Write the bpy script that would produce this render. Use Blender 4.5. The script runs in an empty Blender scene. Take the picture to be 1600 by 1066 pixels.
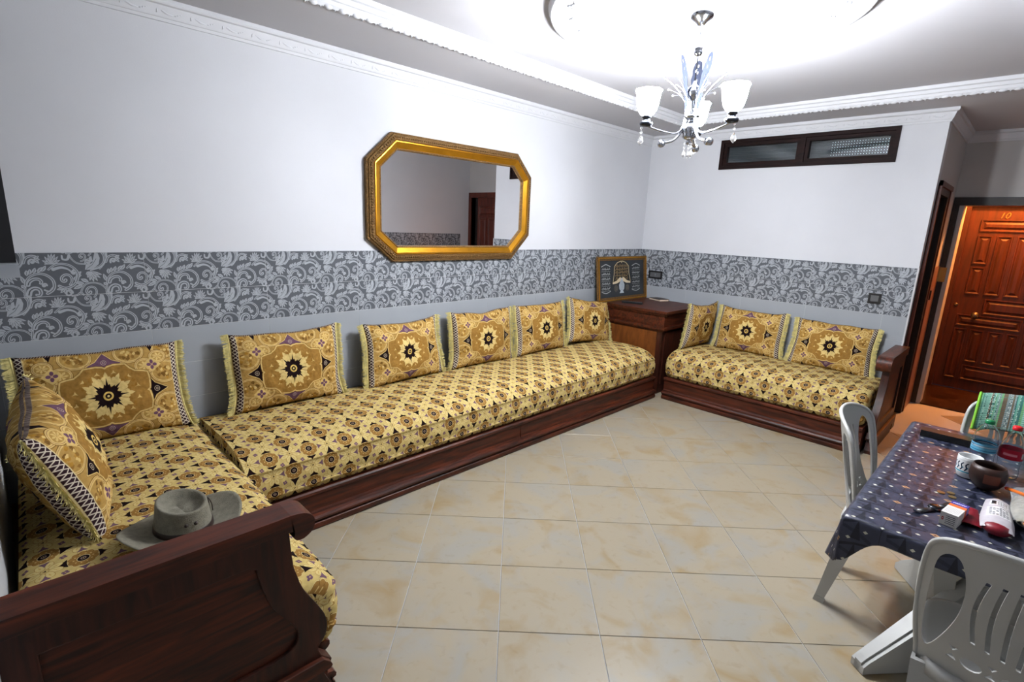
import bpy, bmesh, math, random
import numpy as np
from mathutils import Vector, Matrix
from mathutils import noise as mnoise
random.seed(7)
rng = np.random.default_rng(7)
PI = math.pi
COL = bpy.context.scene.collection
SC = bpy.context.scene

# ------------------------------------------------------------------ camera, world, exposure, large lights
cam_d = bpy.data.cameras.new('camera')
cam = bpy.data.objects.new('camera', cam_d); COL.objects.link(cam)
cam_d.sensor_width = 36.0; cam_d.sensor_fit = 'HORIZONTAL'
cam_d.lens = 803.025/1600*36.0
cam_d.clip_start = 0.02; cam_d.clip_end = 60
Rc = Matrix(((0.71282166, 0.12710932, -0.68973075), (-0.70017991, 0.18564532, -0.68940838), (0.04041506, 0.97436083, 0.2213314)))
cam.matrix_world = Matrix.Translation((-5.37767594, -3.28535263, 1.64196471)) @ Rc.to_4x4()
SC.camera = cam
w = bpy.data.worlds.new('world'); SC.world = w; w.use_nodes = True
w.node_tree.nodes['Background'].inputs[0].default_value = (0.02, 0.03, 0.05, 1)
w.node_tree.nodes['Background'].inputs[1].default_value = 0.3
SC.view_settings.view_transform = 'Standard'; SC.view_settings.look = 'None'
SC.view_settings.gamma = 1.0; SC.view_settings.use_curve_mapping = False
SC.view_settings.exposure = 0.0
SHADE_EMIT = 545.0          # the three lit glass shades of the chandelier
LANDING_W = 200.0           # warm bulb on the landing outside the entrance
def light(name, kind, loc, energy, color, size=0.1, rot=None):
    l = bpy.data.lights.new(name, kind); l.energy = energy; l.color = color
    if kind == 'AREA': l.size = size
    else: l.shadow_soft_size = size
    o = bpy.data.objects.new(name, l); COL.objects.link(o); o.location = loc
    if rot: o.rotation_euler = rot
    return o
light('landing_bulb', 'POINT', (1.92, -3.15, 2.42), LANDING_W, (1.0, 0.33, 0.065), 0.05)

# ------------------------------------------------------------------ helpers
def lin(c):
    return tuple((x/12.92 if x <= 0.04045 else ((x+0.055)/1.055)**2.4) for x in c)
ALB = 0.76                 # darkens the surface colours alike so that less light bounces to the left side
def rgb(r, g, b):
    return tuple(ALB*c for c in lin((r/255, g/255, b/255))) + (1.0,)
MATS = {}
def mat(name, col, rough=0.5, metal=0.0, var=0.0, scale=20.0, bump=0.0, bscale=60.0, emit=None, estr=0.0, spec=0.5, coat=0.0, trans=0.0, ior=1.45):
    m = bpy.data.materials.new(name); m.use_nodes = True; MATS[name] = m
    nt = m.node_tree; N = nt.nodes; L = nt.links; b = N['Principled BSDF']
    b.inputs['Base Color'].default_value = col; b.inputs['Roughness'].default_value = rough
    b.inputs['Metallic'].default_value = metal; b.inputs['Specular IOR Level'].default_value = spec
    b.inputs['Coat Weight'].default_value = coat; b.inputs['Transmission Weight'].default_value = trans
    b.inputs['IOR'].default_value = ior
    tc = N.new('ShaderNodeTexCoord')
    if var > 0:
        n = N.new('ShaderNodeTexNoise'); n.inputs['Scale'].default_value = scale; n.inputs['Detail'].default_value = 5
        L.new(tc.outputs['Object'], n.inputs['Vector'])
        r = N.new('ShaderNodeValToRGB'); r.color_ramp.elements[0].position = 0.3; r.color_ramp.elements[1].position = 0.72
        r.color_ramp.elements[0].color = tuple(max(0, c*(1-var)) for c in col[:3]) + (1,)
        r.color_ramp.elements[1].color = tuple(min(1, c*(1+var)) for c in col[:3]) + (1,)
        L.new(n.outputs['Fac'], r.inputs[0]); L.new(r.outputs[0], b.inputs['Base Color'])
    if bump > 0:
        n2 = N.new('ShaderNodeTexNoise'); n2.inputs['Scale'].default_value = bscale; n2.inputs['Detail'].default_value = 4
        L.new(tc.outputs['Object'], n2.inputs['Vector'])
        bp = N.new('ShaderNodeBump'); bp.inputs['Strength'].default_value = bump; bp.inputs['Distance'].default_value = 0.01
        L.new(n2.outputs['Fac'], bp.inputs['Height']); L.new(bp.outputs[0], b.inputs['Normal'])
    if emit is not None:
        b.inputs['Emission Color'].default_value = emit; b.inputs['Emission Strength'].default_value = estr
    return m
def wood(name, dark, light_, rough=0.46, scale=(1.5, 14, 14), coat=0.0, spec=0.4):
    m = mat(name, dark, rough, coat=coat, spec=spec); nt = m.node_tree; N = nt.nodes; L = nt.links; b = N['Principled BSDF']
    tc = N.new('ShaderNodeTexCoord'); mp = N.new('ShaderNodeMapping'); mp.inputs['Scale'].default_value = scale
    L.new(tc.outputs['Object'], mp.inputs[0])
    n = N.new('ShaderNodeTexNoise'); n.inputs['Scale'].default_value = 3.0; n.inputs['Detail'].default_value = 7; n.inputs['Distortion'].default_value = 0.6
    L.new(mp.outputs[0], n.inputs['Vector'])
    r = N.new('ShaderNodeValToRGB'); r.color_ramp.elements[0].position = 0.35; r.color_ramp.elements[1].position = 0.7
    r.color_ramp.elements[0].color = dark; r.color_ramp.elements[1].color = light_
    L.new(n.outputs['Fac'], r.inputs[0]); L.new(r.outputs[0], b.inputs['Base Color'])
    bp = N.new('ShaderNodeBump'); bp.inputs['Strength'].default_value = 0.08; bp.inputs['Distance'].default_value = 0.004
    L.new(n.outputs['Fac'], bp.inputs['Height']); L.new(bp.outputs[0], b.inputs['Normal'])
    return m
def printed(name, canvas, rough=0.8, bump=0.0, nscale=350.0, rep=True, tint=0.12, spec=0.3, wrinkle=0.0, wscale=9.0, coat=0.0):
    """a material whose colour is a pattern computed above, on the mesh's own UV map, with woven noise"""
    img = canvas.image(name)
    m = mat(name, (1, 1, 1, 1), rough, spec=spec, coat=coat); nt = m.node_tree; N = nt.nodes; L = nt.links; b = N['Principled BSDF']
    uv = N.new('ShaderNodeUVMap'); t = N.new('ShaderNodeTexImage'); t.image = img; t.extension = 'REPEAT' if rep else 'EXTEND'
    L.new(uv.outputs[0], t.inputs[0])
    tc = N.new('ShaderNodeTexCoord'); n = N.new('ShaderNodeTexNoise'); n.inputs['Scale'].default_value = 60; n.inputs['Detail'].default_value = 6
    L.new(tc.outputs['Object'], n.inputs['Vector'])
    r = N.new('ShaderNodeMapRange'); r.inputs['From Min'].default_value = 0.3; r.inputs['From Max'].default_value = 0.7
    r.inputs['To Min'].default_value = ALB*(1-tint); r.inputs['To Max'].default_value = ALB*(1+tint)
    L.new(n.outputs['Fac'], r.inputs[0])
    mx = N.new('ShaderNodeVectorMath'); mx.operation = 'SCALE'
    L.new(t.outputs[0], mx.inputs[0]); L.new(r.outputs[0], mx.inputs['Scale']); L.new(mx.outputs[0], b.inputs['Base Color'])
    if bump > 0:
        n2 = N.new('ShaderNodeTexNoise'); n2.inputs['Scale'].default_value = nscale; L.new(tc.outputs['Object'], n2.inputs['Vector'])
        bp = N.new('ShaderNodeBump'); bp.inputs['Strength'].default_value = bump; bp.inputs['Distance'].default_value = 0.003
        L.new(n2.outputs['Fac'], bp.inputs['Height'])
        if wrinkle > 0:
            n3 = N.new('ShaderNodeTexNoise'); n3.inputs['Scale'].default_value = wscale; n3.inputs['Detail'].default_value = 3; L.new(tc.outputs['Object'], n3.inputs['Vector'])
            b2 = N.new('ShaderNodeBump'); b2.inputs['Strength'].default_value = wrinkle; b2.inputs['Distance'].default_value = 0.03
            L.new(n3.outputs['Fac'], b2.inputs['Height']); L.new(b2.outputs[0], bp.inputs['Normal'])
        L.new(bp.outputs[0], b.inputs['Normal'])
    return m

def me_obj(name, verts, faces, m=None, parent=None, uvs=None, smooth=False):
    me = bpy.data.meshes.new(name); me.from_pydata([tuple(v) for v in verts], [], faces)
    if uvs is not None:
        l = me.uv_layers.new(name='UVMap'); l.data.foreach_set('uv', np.asarray(uvs, dtype=np.float32).ravel())
    if smooth: me.polygons.foreach_set('use_smooth', [True]*len(me.polygons))
    me.update()
    if m: me.materials.append(m)
    o = bpy.data.objects.new(name, me); COL.objects.link(o)
    if parent: o.parent = parent
    return o
def bm_obj(name, bm, m=None, parent=None, smooth=False, bevel=0.0, seg=2, autos=None):
    if bevel > 0:
        bmesh.ops.bevel(bm, geom=[e for e in bm.edges if e.calc_face_angle(0) > 0.5], offset=bevel, segments=seg, profile=0.6, affect='EDGES', clamp_overlap=True)
    bmesh.ops.recalc_face_normals(bm, faces=bm.faces[:])
    me = bpy.data.meshes.new(name); bm.to_mesh(me); bm.free()
    if smooth: me.polygons.foreach_set('use_smooth', [True]*len(me.polygons))
    if autos is not None:
        me.polygons.foreach_set('use_smooth', [True]*len(me.polygons)); me.set_sharp_from_angle(angle=autos)
    if m: me.materials.append(m)
    o = bpy.data.objects.new(name, me); COL.objects.link(o)
    if parent: o.parent = parent
    return o
def bx(bm, x0, x1, y0, y1, z0, z1):
    v = [bm.verts.new(p) for p in ((x0,y0,z0),(x1,y0,z0),(x1,y1,z0),(x0,y1,z0),(x0,y0,z1),(x1,y0,z1),(x1,y1,z1),(x0,y1,z1))]
    for f in ((0,3,2,1),(4,5,6,7),(0,1,5,4),(1,2,6,5),(2,3,7,6),(3,0,4,7)): bm.faces.new([v[i] for i in f])
def box(name, x0, x1, y0, y1, z0, z1, m, parent=None, bevel=0.0, seg=2):
    bm = bmesh.new(); bx(bm, x0, x1, y0, y1, z0, z1); return bm_obj(name, bm, m, parent, bevel=bevel, seg=seg)
def lathe(bm, prof, n=24, c=(0,0,0), cap=True, fn=None):
    rings = []
    for r, z in prof:
        ring = []
        for k in range(n):
            a = 2*PI*k/n; rr = r*(fn(a, z) if fn else 1)
            ring.append(bm.verts.new((c[0]+rr*math.cos(a), c[1]+rr*math.sin(a), c[2]+z)))
        rings.append(ring)
    for a, b in zip(rings, rings[1:]):
        for k in range(n): bm.faces.new((a[k], a[(k+1)%n], b[(k+1)%n], b[k]))
    if cap:
        if prof[0][0] > 1e-5: bm.faces.new(rings[0][::-1])
        if prof[-1][0] > 1e-5: bm.faces.new(rings[-1])
def tube(bm, pts, rad, n=8, flat=None):
    pts = [Vector(p) for p in pts]; rings = []
    if not isinstance(rad, (list, tuple)): rad = [rad]*len(pts)
    up = Vector((0,0,1))
    for i, p in enumerate(pts):
        t = (pts[min(i+1, len(pts)-1)]-pts[max(i-1, 0)]).normalized()
        s = t.cross(up)
        if s.length < 1e-3: s = t.cross(Vector((0,1,0)))
        s.normalize(); u = s.cross(t).normalized()
        rings.append([bm.verts.new(p + (s*math.cos(2*PI*k/n)*(flat or 1) + u*math.sin(2*PI*k/n))*rad[i]) for k in range(n)])
    for a, b in zip(rings, rings[1:]):
        for k in range(n): bm.faces.new((a[k], a[(k+1)%n], b[(k+1)%n], b[k]))
    bm.faces.new(rings[0][::-1]); bm.faces.new(rings[-1])
def sphere(bm, c, r, n=10, sz=1.0):
    lathe(bm, [(r*math.sin(PI*k/8)+(1e-6 if k in (0, 8) else 0), -r*sz*math.cos(PI*k/8)) for k in range(9)], n, c, cap=False)
def prism(bm, poly, axis, a, b):
    """extrude a 2-D polygon along an axis; poly in the other two axes"""
    def P(p, t):
        return {'x': (t, p[0], p[1]), 'y': (p[0], t, p[1]), 'z': (p[0], p[1], t)}[axis]
    A = [bm.verts.new(P(p, a)) for p in poly]; B = [bm.verts.new(P(p, b)) for p in poly]
    n = len(poly)
    for i in range(n): bm.faces.new((A[i], A[(i+1)%n], B[(i+1)%n], B[i]))
    f1 = bm.faces.new(A[::-1]); f2 = bm.faces.new(B)
    bmesh.ops.triangulate(bm, faces=[f1, f2])
def panel2d(outer, holes, cuts_x=(), cuts_y=()):
    """flat filled outline with holes, in xy, cut along the given lines so that it can be bent"""
    cu = bpy.data.curves.new('outline', 'CURVE'); cu.dimensions = '2D'; cu.fill_mode = 'BOTH'
    for pl in [outer]+list(holes):
        s = cu.splines.new('POLY'); s.points.add(len(pl)-1); s.use_cyclic_u = True
        for q, p in zip(s.points, pl): q.co = (p[0], p[1], 0, 1)
    o = bpy.data.objects.new('outline', cu); COL.objects.link(o)
    bpy.context.view_layer.update()
    me = o.to_mesh(); bm = bmesh.new(); bm.from_mesh(me); o.to_mesh_clear()
    bpy.data.objects.remove(o); bpy.data.curves.remove(cu)
    bmesh.ops.remove_doubles(bm, verts=bm.verts[:], dist=1e-5)
    for x in cuts_x: bmesh.ops.bisect_plane(bm, geom=bm.verts[:]+bm.edges[:]+bm.faces[:], plane_co=(x,0,0), plane_no=(1,0,0))
    for y in cuts_y: bmesh.ops.bisect_plane(bm, geom=bm.verts[:]+bm.edges[:]+bm.faces[:], plane_co=(0,y,0), plane_no=(0,1,0))
    return bm
def thicken(bm, fn, nrm, t):
    """map the flat panel through fn and give it thickness t along the direction nrm"""
    for v in bm.verts: v.co = Vector(fn(v.co.x, v.co.y))
    g = bmesh.ops.extrude_face_region(bm, geom=bm.faces[:])
    for v in [e for e in g['geom'] if isinstance(e, bmesh.types.BMVert)]: v.co += Vector(nrm)*t
def tag(o, label=None, cat=None, group=None, kind=None):
    if label: o['label'] = label
    if cat: o['category'] = cat
    if group: o['group'] = group
    if kind: o['kind'] = kind
    return o
def empty(name, loc=(0,0,0), rz=0.0, label=None, cat=None, group=None, kind=None, parent=None):
    o = bpy.data.objects.new(name, None); COL.objects.link(o); o.location = loc; o.rotation_euler = (0,0,rz)
    o.empty_display_size = 0.05
    if parent: o.parent = parent
    return tag(o, label, cat, group, kind)
KIDS = {}
def copy_tree(o, parent=None):
    c = o.copy(); COL.objects.link(c); c.parent = parent
    for ch in [x for x in COL.objects if x.parent == o]: copy_tree(ch, c)
    return c
def inst(src, name, loc, parent, rot=(0,0,0), scale=(1,1,1)):
    o = bpy.data.objects.new(name, src.data if hasattr(src, 'data') else src); COL.objects.link(o)
    o.location = loc; o.rotation_euler = rot; o.scale = scale; o.parent = parent
    return o

# ------------------------------------------------------------------ pattern painter (computed prints)
class Canvas:
    def __init__(s, W, H, w, h, col, wrap=True):
        s.W, s.H, s.w, s.h, s.wrap = W, H, w, h, wrap
        s.a = np.ones((H, W, 3), np.float32)*np.array(col, np.float32)/255
    def _grid(s, x0, x1, y0, y1):
        i0, i1 = int(math.floor(x0/s.w*s.W))-2, int(math.ceil(x1/s.w*s.W))+2
        j0, j1 = int(math.floor(y0/s.h*s.H))-2, int(math.ceil(y1/s.h*s.H))+2
        if not s.wrap: i0, j0, i1, j1 = max(i0, 0), max(j0, 0), min(i1, s.W), min(j1, s.H)
        ii, jj = np.arange(i0, max(i1, i0)), np.arange(j0, max(j1, j0))
        X, Y = np.meshgrid((ii+.5)/s.W*s.w, (jj+.5)/s.H*s.h)
        return ii % s.W, jj % s.H, X, Y
    def _put(s, ii, jj, d, col):
        if len(ii) == 0 or len(jj) == 0: return
        al = np.clip(0.5 - d*s.W/s.w, 0, 1)[..., None]
        ix = np.ix_(jj, ii); s.a[ix] = s.a[ix]*(1-al) + al*np.array(col, np.float32)/255
    def disc(s, x, y, r, col, ry=None, r2=None, rot=0):
        ry = ry or r; R = max(r, ry); ii, jj, X, Y = s._grid(x-R, x+R, y-R, y+R)
        c, q = math.cos(rot), math.sin(rot); U = (X-x)*c+(Y-y)*q; V = -(X-x)*q+(Y-y)*c
        d = (np.hypot(U/r, V/ry)-1)*min(r, ry)
        if r2: d = np.maximum(d, -(np.hypot(U/r, V/ry)*min(r, ry)-r2))
        s._put(ii, jj, d, col)
    def poly(s, P, col, grow=0.0):
        P = np.array(P, float); x0, y0 = P.min(0)-grow; x1, y1 = P.max(0)+grow
        ii, jj, X, Y = s._grid(x0, x1, y0, y1)
        d = np.full(X.shape, 1e9); ins = np.zeros(X.shape, bool)
        for a, b in zip(P, np.roll(P, -1, 0)):
            e = b-a; L = e@e+1e-12; t = np.clip(((X-a[0])*e[0]+(Y-a[1])*e[1])/L, 0, 1)
            d = np.minimum(d, np.hypot(X-a[0]-t*e[0], Y-a[1]-t*e[1]))
            c = ((a[1] > Y) != (b[1] > Y)) & (X < (b[0]-a[0])*(Y-a[1])/(b[1]-a[1]+1e-12)+a[0]); ins ^= c
        s._put(ii, jj, np.where(ins, -d, d)-grow, col)
    def line(s, P, r, col, closed=False, smooth=0):
        P = np.array(P, float)
        if smooth: P = spline(P, smooth, closed)
        n = len(P); R = np.linspace(r[0], r[1], n) if isinstance(r, (tuple, list)) else np.full(n, r)
        if closed: P = np.vstack([P, P[:1]]); R = np.append(R, R[0])
        m = R.max(); x0, y0 = P.min(0)-m; x1, y1 = P.max(0)+m
        ii, jj, X, Y = s._grid(x0, x1, y0, y1); d = np.full(X.shape, 1e9)
        for k in range(len(P)-1):
            a, b = P[k], P[k+1]; e = b-a; L = e@e+1e-12; t = np.clip(((X-a[0])*e[0]+(Y-a[1])*e[1])/L, 0, 1)
            d = np.minimum(d, np.hypot(X-a[0]-t*e[0], Y-a[1]-t*e[1])-(R[k]*(1-t)+R[k+1]*t))
        s._put(ii, jj, d, col)
    def image(s, name):
        im = bpy.data.images.new(name, s.W, s.H, alpha=False)
        px = np.ones((s.H, s.W, 4), np.float32); px[..., :3] = np.clip(s.a, 0, 1)
        im.pixels.foreach_set(px.ravel()); im.update(); im.pack(); return im
def spline(P, k, closed=False):
    P = np.array(P, float); out = []; n = len(P)
    for i in range(n if closed else n-1):
        p0, p1, p2, p3 = (P[(i-1) % n], P[i], P[(i+1) % n], P[(i+2) % n]) if closed else (P[max(i-1, 0)], P[i], P[i+1], P[min(i+2, n-1)])
        for t in np.linspace(0, 1, k, endpoint=False):
            out.append(0.5*((2*p1)+(-p0+p2)*t+(2*p0-5*p1+4*p2-p3)*t*t+(-p0+3*p1-3*p2+p3)*t**3))
    if not closed: out.append(P[-1])
    return np.array(out)
def spiral(cx, cy, r0, r1, a0, turns, n=26):
    return [(cx+(r0+(r1-r0)*t)*math.cos(a0+turns*2*PI*t), cy+(r0+(r1-r0)*t)*math.sin(a0+turns*2*PI*t)) for t in np.linspace(0, 1, n)]

# damask tile print: one repeat 0.303 x 0.206 m; motif points are taken in a sketch frame and skewed into the cell
DB, DL, DD = (94, 98, 104), (172, 177, 184), (80, 84, 90)
cd = Canvas(640, 436, 0.303, 0.206, DB)
def dm(p):
    q = (p[1]-105)/630.0; return ((p[0]-60-110*q)/1110*0.303, (1-q)*0.206)
def dl(P, w0, w1=None, vein=True, k=6):
    Q = [dm(p) for p in P]; w0 *= 0.00028; w1 = w0 if w1 is None else w1*0.00028
    cd.line(Q, (w0, w1), DL, smooth=k)
    if vein and min(w0, w1) > 0.0028: cd.line(Q, (w0*0.22, w1*0.22), DD, smooth=k)
def dleaf(p, q, w):
    a, b = np.array(dm(p)), np.array(dm(q)); e = b-a; n = np.array([-e[1], e[0]])/np.linalg.norm(e)*w*0.00028
    cd.poly([a, a+e*.25+n*.8, a+e*.55+n, a+e*.85+n*.5, b, a+e*.85-n*.4, a+e*.55-n, a+e*.25-n*.8], DL, 0.0006)
    cd.line([a+e*.2, a+e*.75], 0.0007, DD)
dl([(650,1360-630),(690,830-40),(690,880),(620,950),(470,985)], 17, 12)
dl([(640,980-0),(700,900),(712,820),(690,740),(640,660),(560,590),(450,560),(340,580),(285,680),(320,735)], 13, 14)
dl(spiral(408, 692, 8, 108, 0.6, 1.05), 24, 14)
dl([(612,105),(618,200),(590,270),(530,330),(400,372)], 14, 10)
cd.poly([dm(p) for p in [(325,358),(335,230),(365,215),(375,170),(400,160),(410,200),(425,240),(445,110),(490,120),(520,190),(510,280),(440,345)]], DL, 0.0008)
cd.line([dm(p) for p in [(345,345),(420,290),(470,200)]], 0.0008, DD); cd.line([dm(p) for p in [(420,245),(395,265)]], 0.002, DB)
dl([(618,250),(640,180),(700,150),(760,160)], 16, 22); dl(spiral(722, 232, 6, 46, 2.5, -1.0), 18, 14, False)
for q in ((808,150),(820,200),(815,255)): dleaf((745,190), q, 22)
for a in (-70,-45,-20,0,20,45,70):
    t = math.radians(a); dleaf((968,272), (968+125*math.sin(t), 262-145*math.cos(t)), 19)
dl([(890,265),(1060,262)], 10, 10, False)
for q in ((338,430),(360,480),(400,525),(455,545),(510,535),(548,490),(566,440)): dleaf((395,390), q, 22)
dl(spiral(172, 398, 6, 52, 0, 1.1), 18, 14, False)
for q in ((270,385),(275,440),(190,520)): dleaf((200,455), q, 26)
dl([(938,345),(1010,285),(1112,267),(1230,300),(1325,390),(1338,480),(1290,580),(1182,623),(1090,590)], 16, 22)
dl([(1000,345),(1100,320),(1200,350),(1250,400)], 26, 8); dl(spiral(1164, 498, 8, 105, 0.5, 1.05), 24, 18)
for p, q in (((1182,625),(1110,690)),((1185,630),(1170,705)),((1230,620),(1240,700)),((1150,625),(1060,640))): dleaf(p, q, 24)
dl([(648,700),(650,560),(665,490),(720,430),(820,402),(920,430),(1000,500),(1025,590),(1000,650),(940,690)], 15, 24)
for p, q in (((665,430),(655,350)),((700,410),(700,335)),((745,395),(765,318)),((800,385),(850,310)),((850,375),(900,290)),((640,540),(590,430)),((650,600),(600,560))): dleaf(p, q, 26)
dl([(685,560),(700,515),(750,480),(810,480),(850,515),(845,540)], 28, 22); dl(spiral(893, 575, 5, 34, 0, 1.0), 16, 12, False)
dl([(900,640),(960,660),(1000,610)], 14, 10)
dl([(700,700),(715,640),(770,610),(830,630),(852,680),(835,715),(800,705)], 38, 20)
dl(spiral(118, 700, 30, 48, 0, 1.0), 14, 14, False)
dl([(165,745),(230,735),(270,700)], 16, 14)
for p, q in (((300,590),(175,640)),((320,570),(200,545)),((380,545),(270,495))): dleaf(p, q, 30)
dl(spiral(1373, 165, 6, 66, 1, 1.1), 18, 12); dl([(1199,130),(1240,200),(1320,262),(1420,275)], 12, 14); dl([(1105,150),(1120,200),(1180,205),(1200,150)], 12, 20, False)
for q in ((1500,200),(1495,245),(1470,300)): dleaf((1420,230), q, 20)
M_damask = printed('damask_glaze', cd, rough=0.22, tint=0.04, spec=0.5)

# mattress brocade: cell 0.2 x 0.2
CR, OC, OD, BK, PU = (204, 180, 114), (152, 114, 58), (116, 84, 38), (26, 14, 16), (110, 82, 98)
cm = Canvas(512, 512, 0.2, 0.2, CR)
def star3(cx, cy, r, rot, col):
    P = []
    for k in range(3):
        a = rot+k*2*PI/3; P.append((cx+r*math.cos(a), cy+r*math.sin(a))); a += PI/3; P.append((cx+r*.40*math.cos(a), cy+r*.40*math.sin(a)))
    cm.poly(P, col, 0.0006)
for ox, oy in ((0, 0), (.1, .1)):
    for k in range(8):        # cream petals round the little dark centre
        a = 2*PI*(k+.5)/8; px, py = ox+.1+.031*math.cos(a), oy+.031*math.sin(a)
        cm.disc(px, py, .0205, (160, 124, 66), ry=.0130, rot=a); cm.disc(px, py, .0188, (214, 192, 128), ry=.0114, rot=a)
        cm.line([(px-.006*math.cos(a), py-.006*math.sin(a)), (px+.008*math.cos(a), py+.008*math.sin(a))], .0008, (182, 140, 66))
        cm.line([(px-.002*math.cos(a), py-.002*math.sin(a)), (px+.004*math.cos(a+.9), py+.004*math.sin(a+.9))], .0006, (182, 140, 66))
    for k in range(10):       # gold medallion with scalloped edge
        a = 2*PI*k/10; cm.disc(ox+.032*math.cos(a), oy+.032*math.sin(a), .0132, (222, 202, 146))
    for k in range(10):
        a = 2*PI*k/10; cm.disc(ox+.032*math.cos(a), oy+.032*math.sin(a), .0117, OC)
    cm.disc(ox, oy, .036, OC)
    for k in range(10):
        a = 2*PI*k/10+.3; cm.disc(ox+.0265*math.cos(a), oy+.0265*math.sin(a), .0027, (206, 174, 108)); cm.line([(ox+.031*math.cos(a), oy+.031*math.sin(a)), (ox+.041*math.cos(a), oy+.041*math.sin(a))], .0009, OD)
    cm.disc(ox, oy, .0182, (228, 210, 160)); cm.disc(ox, oy, .0165, BK); cm.disc(ox, oy, .0080, (140, 120, 110)); cm.disc(ox, oy, .0052, BK); cm.disc(ox, oy, .0018, CR)
    star3(ox+.1, oy, .0055, 0.4, (60, 30, 26))
    star3(ox, oy+.055, .0265, PI/2, BK); star3(ox, oy-.055, .0265, -PI/2, BK)
    star3(ox+.055, oy, .0170, 0, PU); star3(ox-.055, oy, .0170, PI, PU)
    for sx in (-1, 1):
        fx, fy = ox+.05*sx, oy+.05
        for k in range(4):
            a = k*PI/2+.4; cm.disc(fx+.0064*math.cos(a), fy+.0064*math.sin(a), .0050, PU)
        cm.disc(fx, fy, .0024, (196, 160, 118))
M_brocade = printed('brocade_cover', cm, rough=0.9, spec=0.06, bump=0.25, tint=0.09, wrinkle=0.5, wscale=10)

# cushion front, 0.70 x 0.46 m
def oct_foil(cx, cy, a, b):
    Q = [(0, .91), (.07, .97), (.20, 1.0), (.46, .97), (.55, .82), (.68, .69), (.86, .66), (.97, .62), (1.0, .42), (.995, .18), (.98, .07), (.91, 0)]
    H = Q+[(x, -y) for x, y in Q[-2::-1]]
    return [(cx+a*x, cy+b*y) for x, y in H+[(-x, y) for x, y in H[-2:0:-1]]]
G1, G2, G3, G4 = (176, 140, 76), (216, 184, 116), (122, 88, 40), (144, 107, 50)
ck = Canvas(1120, 736, 0.70, 0.46, G1, wrap=False)
def blotch(c, cx, cy, rx, ry, n, cols, s0, s1):
    for _ in range(n):
        a = random.random()*2*PI; r = math.sqrt(random.random()); x, y = cx+rx*r*math.cos(a), cy+ry*r*math.sin(a)
        P = [(x+random.uniform(s0, s1)*math.cos(k*PI/3.5), y+random.uniform(s0, s1)*math.sin(k*PI/3.5)) for k in range(7)]
        c.poly(P, random.choice(cols), 0.001)
def oval(x, y, r, ry=None, leaf=False):
    ry = ry or r
    ck.disc(x, y, r+.010, G3, ry=ry+.010); ck.disc(x, y, r+.0075, G2, ry=ry+.0075); ck.disc(x, y, r+.003, (120, 78, 66), ry=ry+.003); ck.disc(x, y, r+.0018, G2, ry=ry+.0018); ck.disc(x, y, r-.004, G1, ry=ry-.004)
    if leaf:
        for k in range(7):
            a = 2*PI*k/7; P = [(x+t*math.cos(a+s), y+t*math.sin(a+s)*ry/r) for t, s in ((.004, 0), (r*.55, .22), (r*.75, 0.02), (r*.55, -.22))]; ck.poly(P, G2, .0012)
    else:
        blotch(ck, x, y, r*.72, ry*.72, 14, [G3, G4, (172, 128, 52)], .004, .012); blotch(ck, x, y, r*.5, ry*.5, 5, [G2], .003, .009); ck.disc(x+.004, y, .0016, G3)
CX, CY = .35, .23
for sx in (-1, 1):
    for sy in (-1, 1):
        ck.poly([(CX+sx*.33, CY+sy*.2), (CX+sx*.30, CY+sy*.23), (CX+sx*.2, CY+sy*.23), (CX+sx*.23, CY+sy*.17)], (170, 124, 52))
        oval(CX+sx*.115, CY+sy*.200, .062, .050); oval(CX+sx*.272, CY+sy*.085, .066, .052); oval(CX+sx*.285, CY+sy*.205, .058, .044)
        oval(CX+sx*.178, CY+sy*.120, .040, .032, True); oval(CX+sx*.245, CY+sy*.165, .034, .026, True)
        ck.poly([(CX+sx*.20, CY+sy*.23), (CX+sx*.215, CY+sy*.195), (CX+sx*.235, CY+sy*.23)], BK)
for sy in (-1, 1):            # purple darts above and below
    P = [(CX-.075, CY+sy*.152), (CX-.035, CY+sy*.172), (CX, CY+sy*.215), (CX+.035, CY+sy*.172), (CX+.075, CY+sy*.152), (CX, CY+sy*.132)]
    ck.poly(P, G3, .0055); ck.poly(P, G2, .004); ck.poly(P, (104, 74, 92)); ck.disc(CX, CY+sy*.165, .0125, (196, 176, 160), r2=.0105); ck.disc(CX, CY+sy*.165, .006, (196, 176, 160), r2=.0042)
for sx in (-1, 1):            # black darts left and right
    P = [(CX+sx*.192, CY+.062), (CX+sx*.215, CY+.030), (CX+sx*.275, CY), (CX+sx*.215, CY-.030), (CX+sx*.192, CY-.062), (CX+sx*.190, CY-.012), (CX+sx*.165, CY), (CX+sx*.190, CY+.012)]
    ck.poly(P, G3, .006); ck.poly(P, G2, .0045); ck.poly(P, BK)
F = oct_foil(CX, CY, .188, .142)
ck.poly(F, G3, .011); ck.poly(F, G2, .0085); ck.poly(F, G3, .001); ck.poly(F, (156, 117, 56))
for k in range(12):
    a = 2*PI*k/12+.26; x, y = CX+.138*math.cos(a), CY+.112*math.sin(a)
    ck.poly([(x, y+.013), (x+.004, y+.003), (x+.013, y-.006), (x, y-.003), (x-.013, y-.006), (x-.004, y+.003)], G2)
blotch(ck, CX, CY, .14, .11, 40, [(152, 110, 46)], .004, .010)
for k in range(12):           # pale flower
    a = 2*PI*k/12
    P = [(CX+r*math.cos(a+t), CY+r*math.sin(a+t)) for r, t in ((.05, -.29), (.086, -.25), (.094, -.17), (.092, -.10), (.104, -.06), (.116, 0), (.104, .06), (.092, .10), (.094, .17), (.086, .25), (.05, .29))]
    ck.poly(P, (222, 194, 126), .001); ck.line([(CX+.06*math.cos(a+.26), CY+.06*math.sin(a+.26)), (CX+.085*math.cos(a+.26), CY+.085*math.sin(a+.26))], .0012, G3)
P = []
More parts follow.
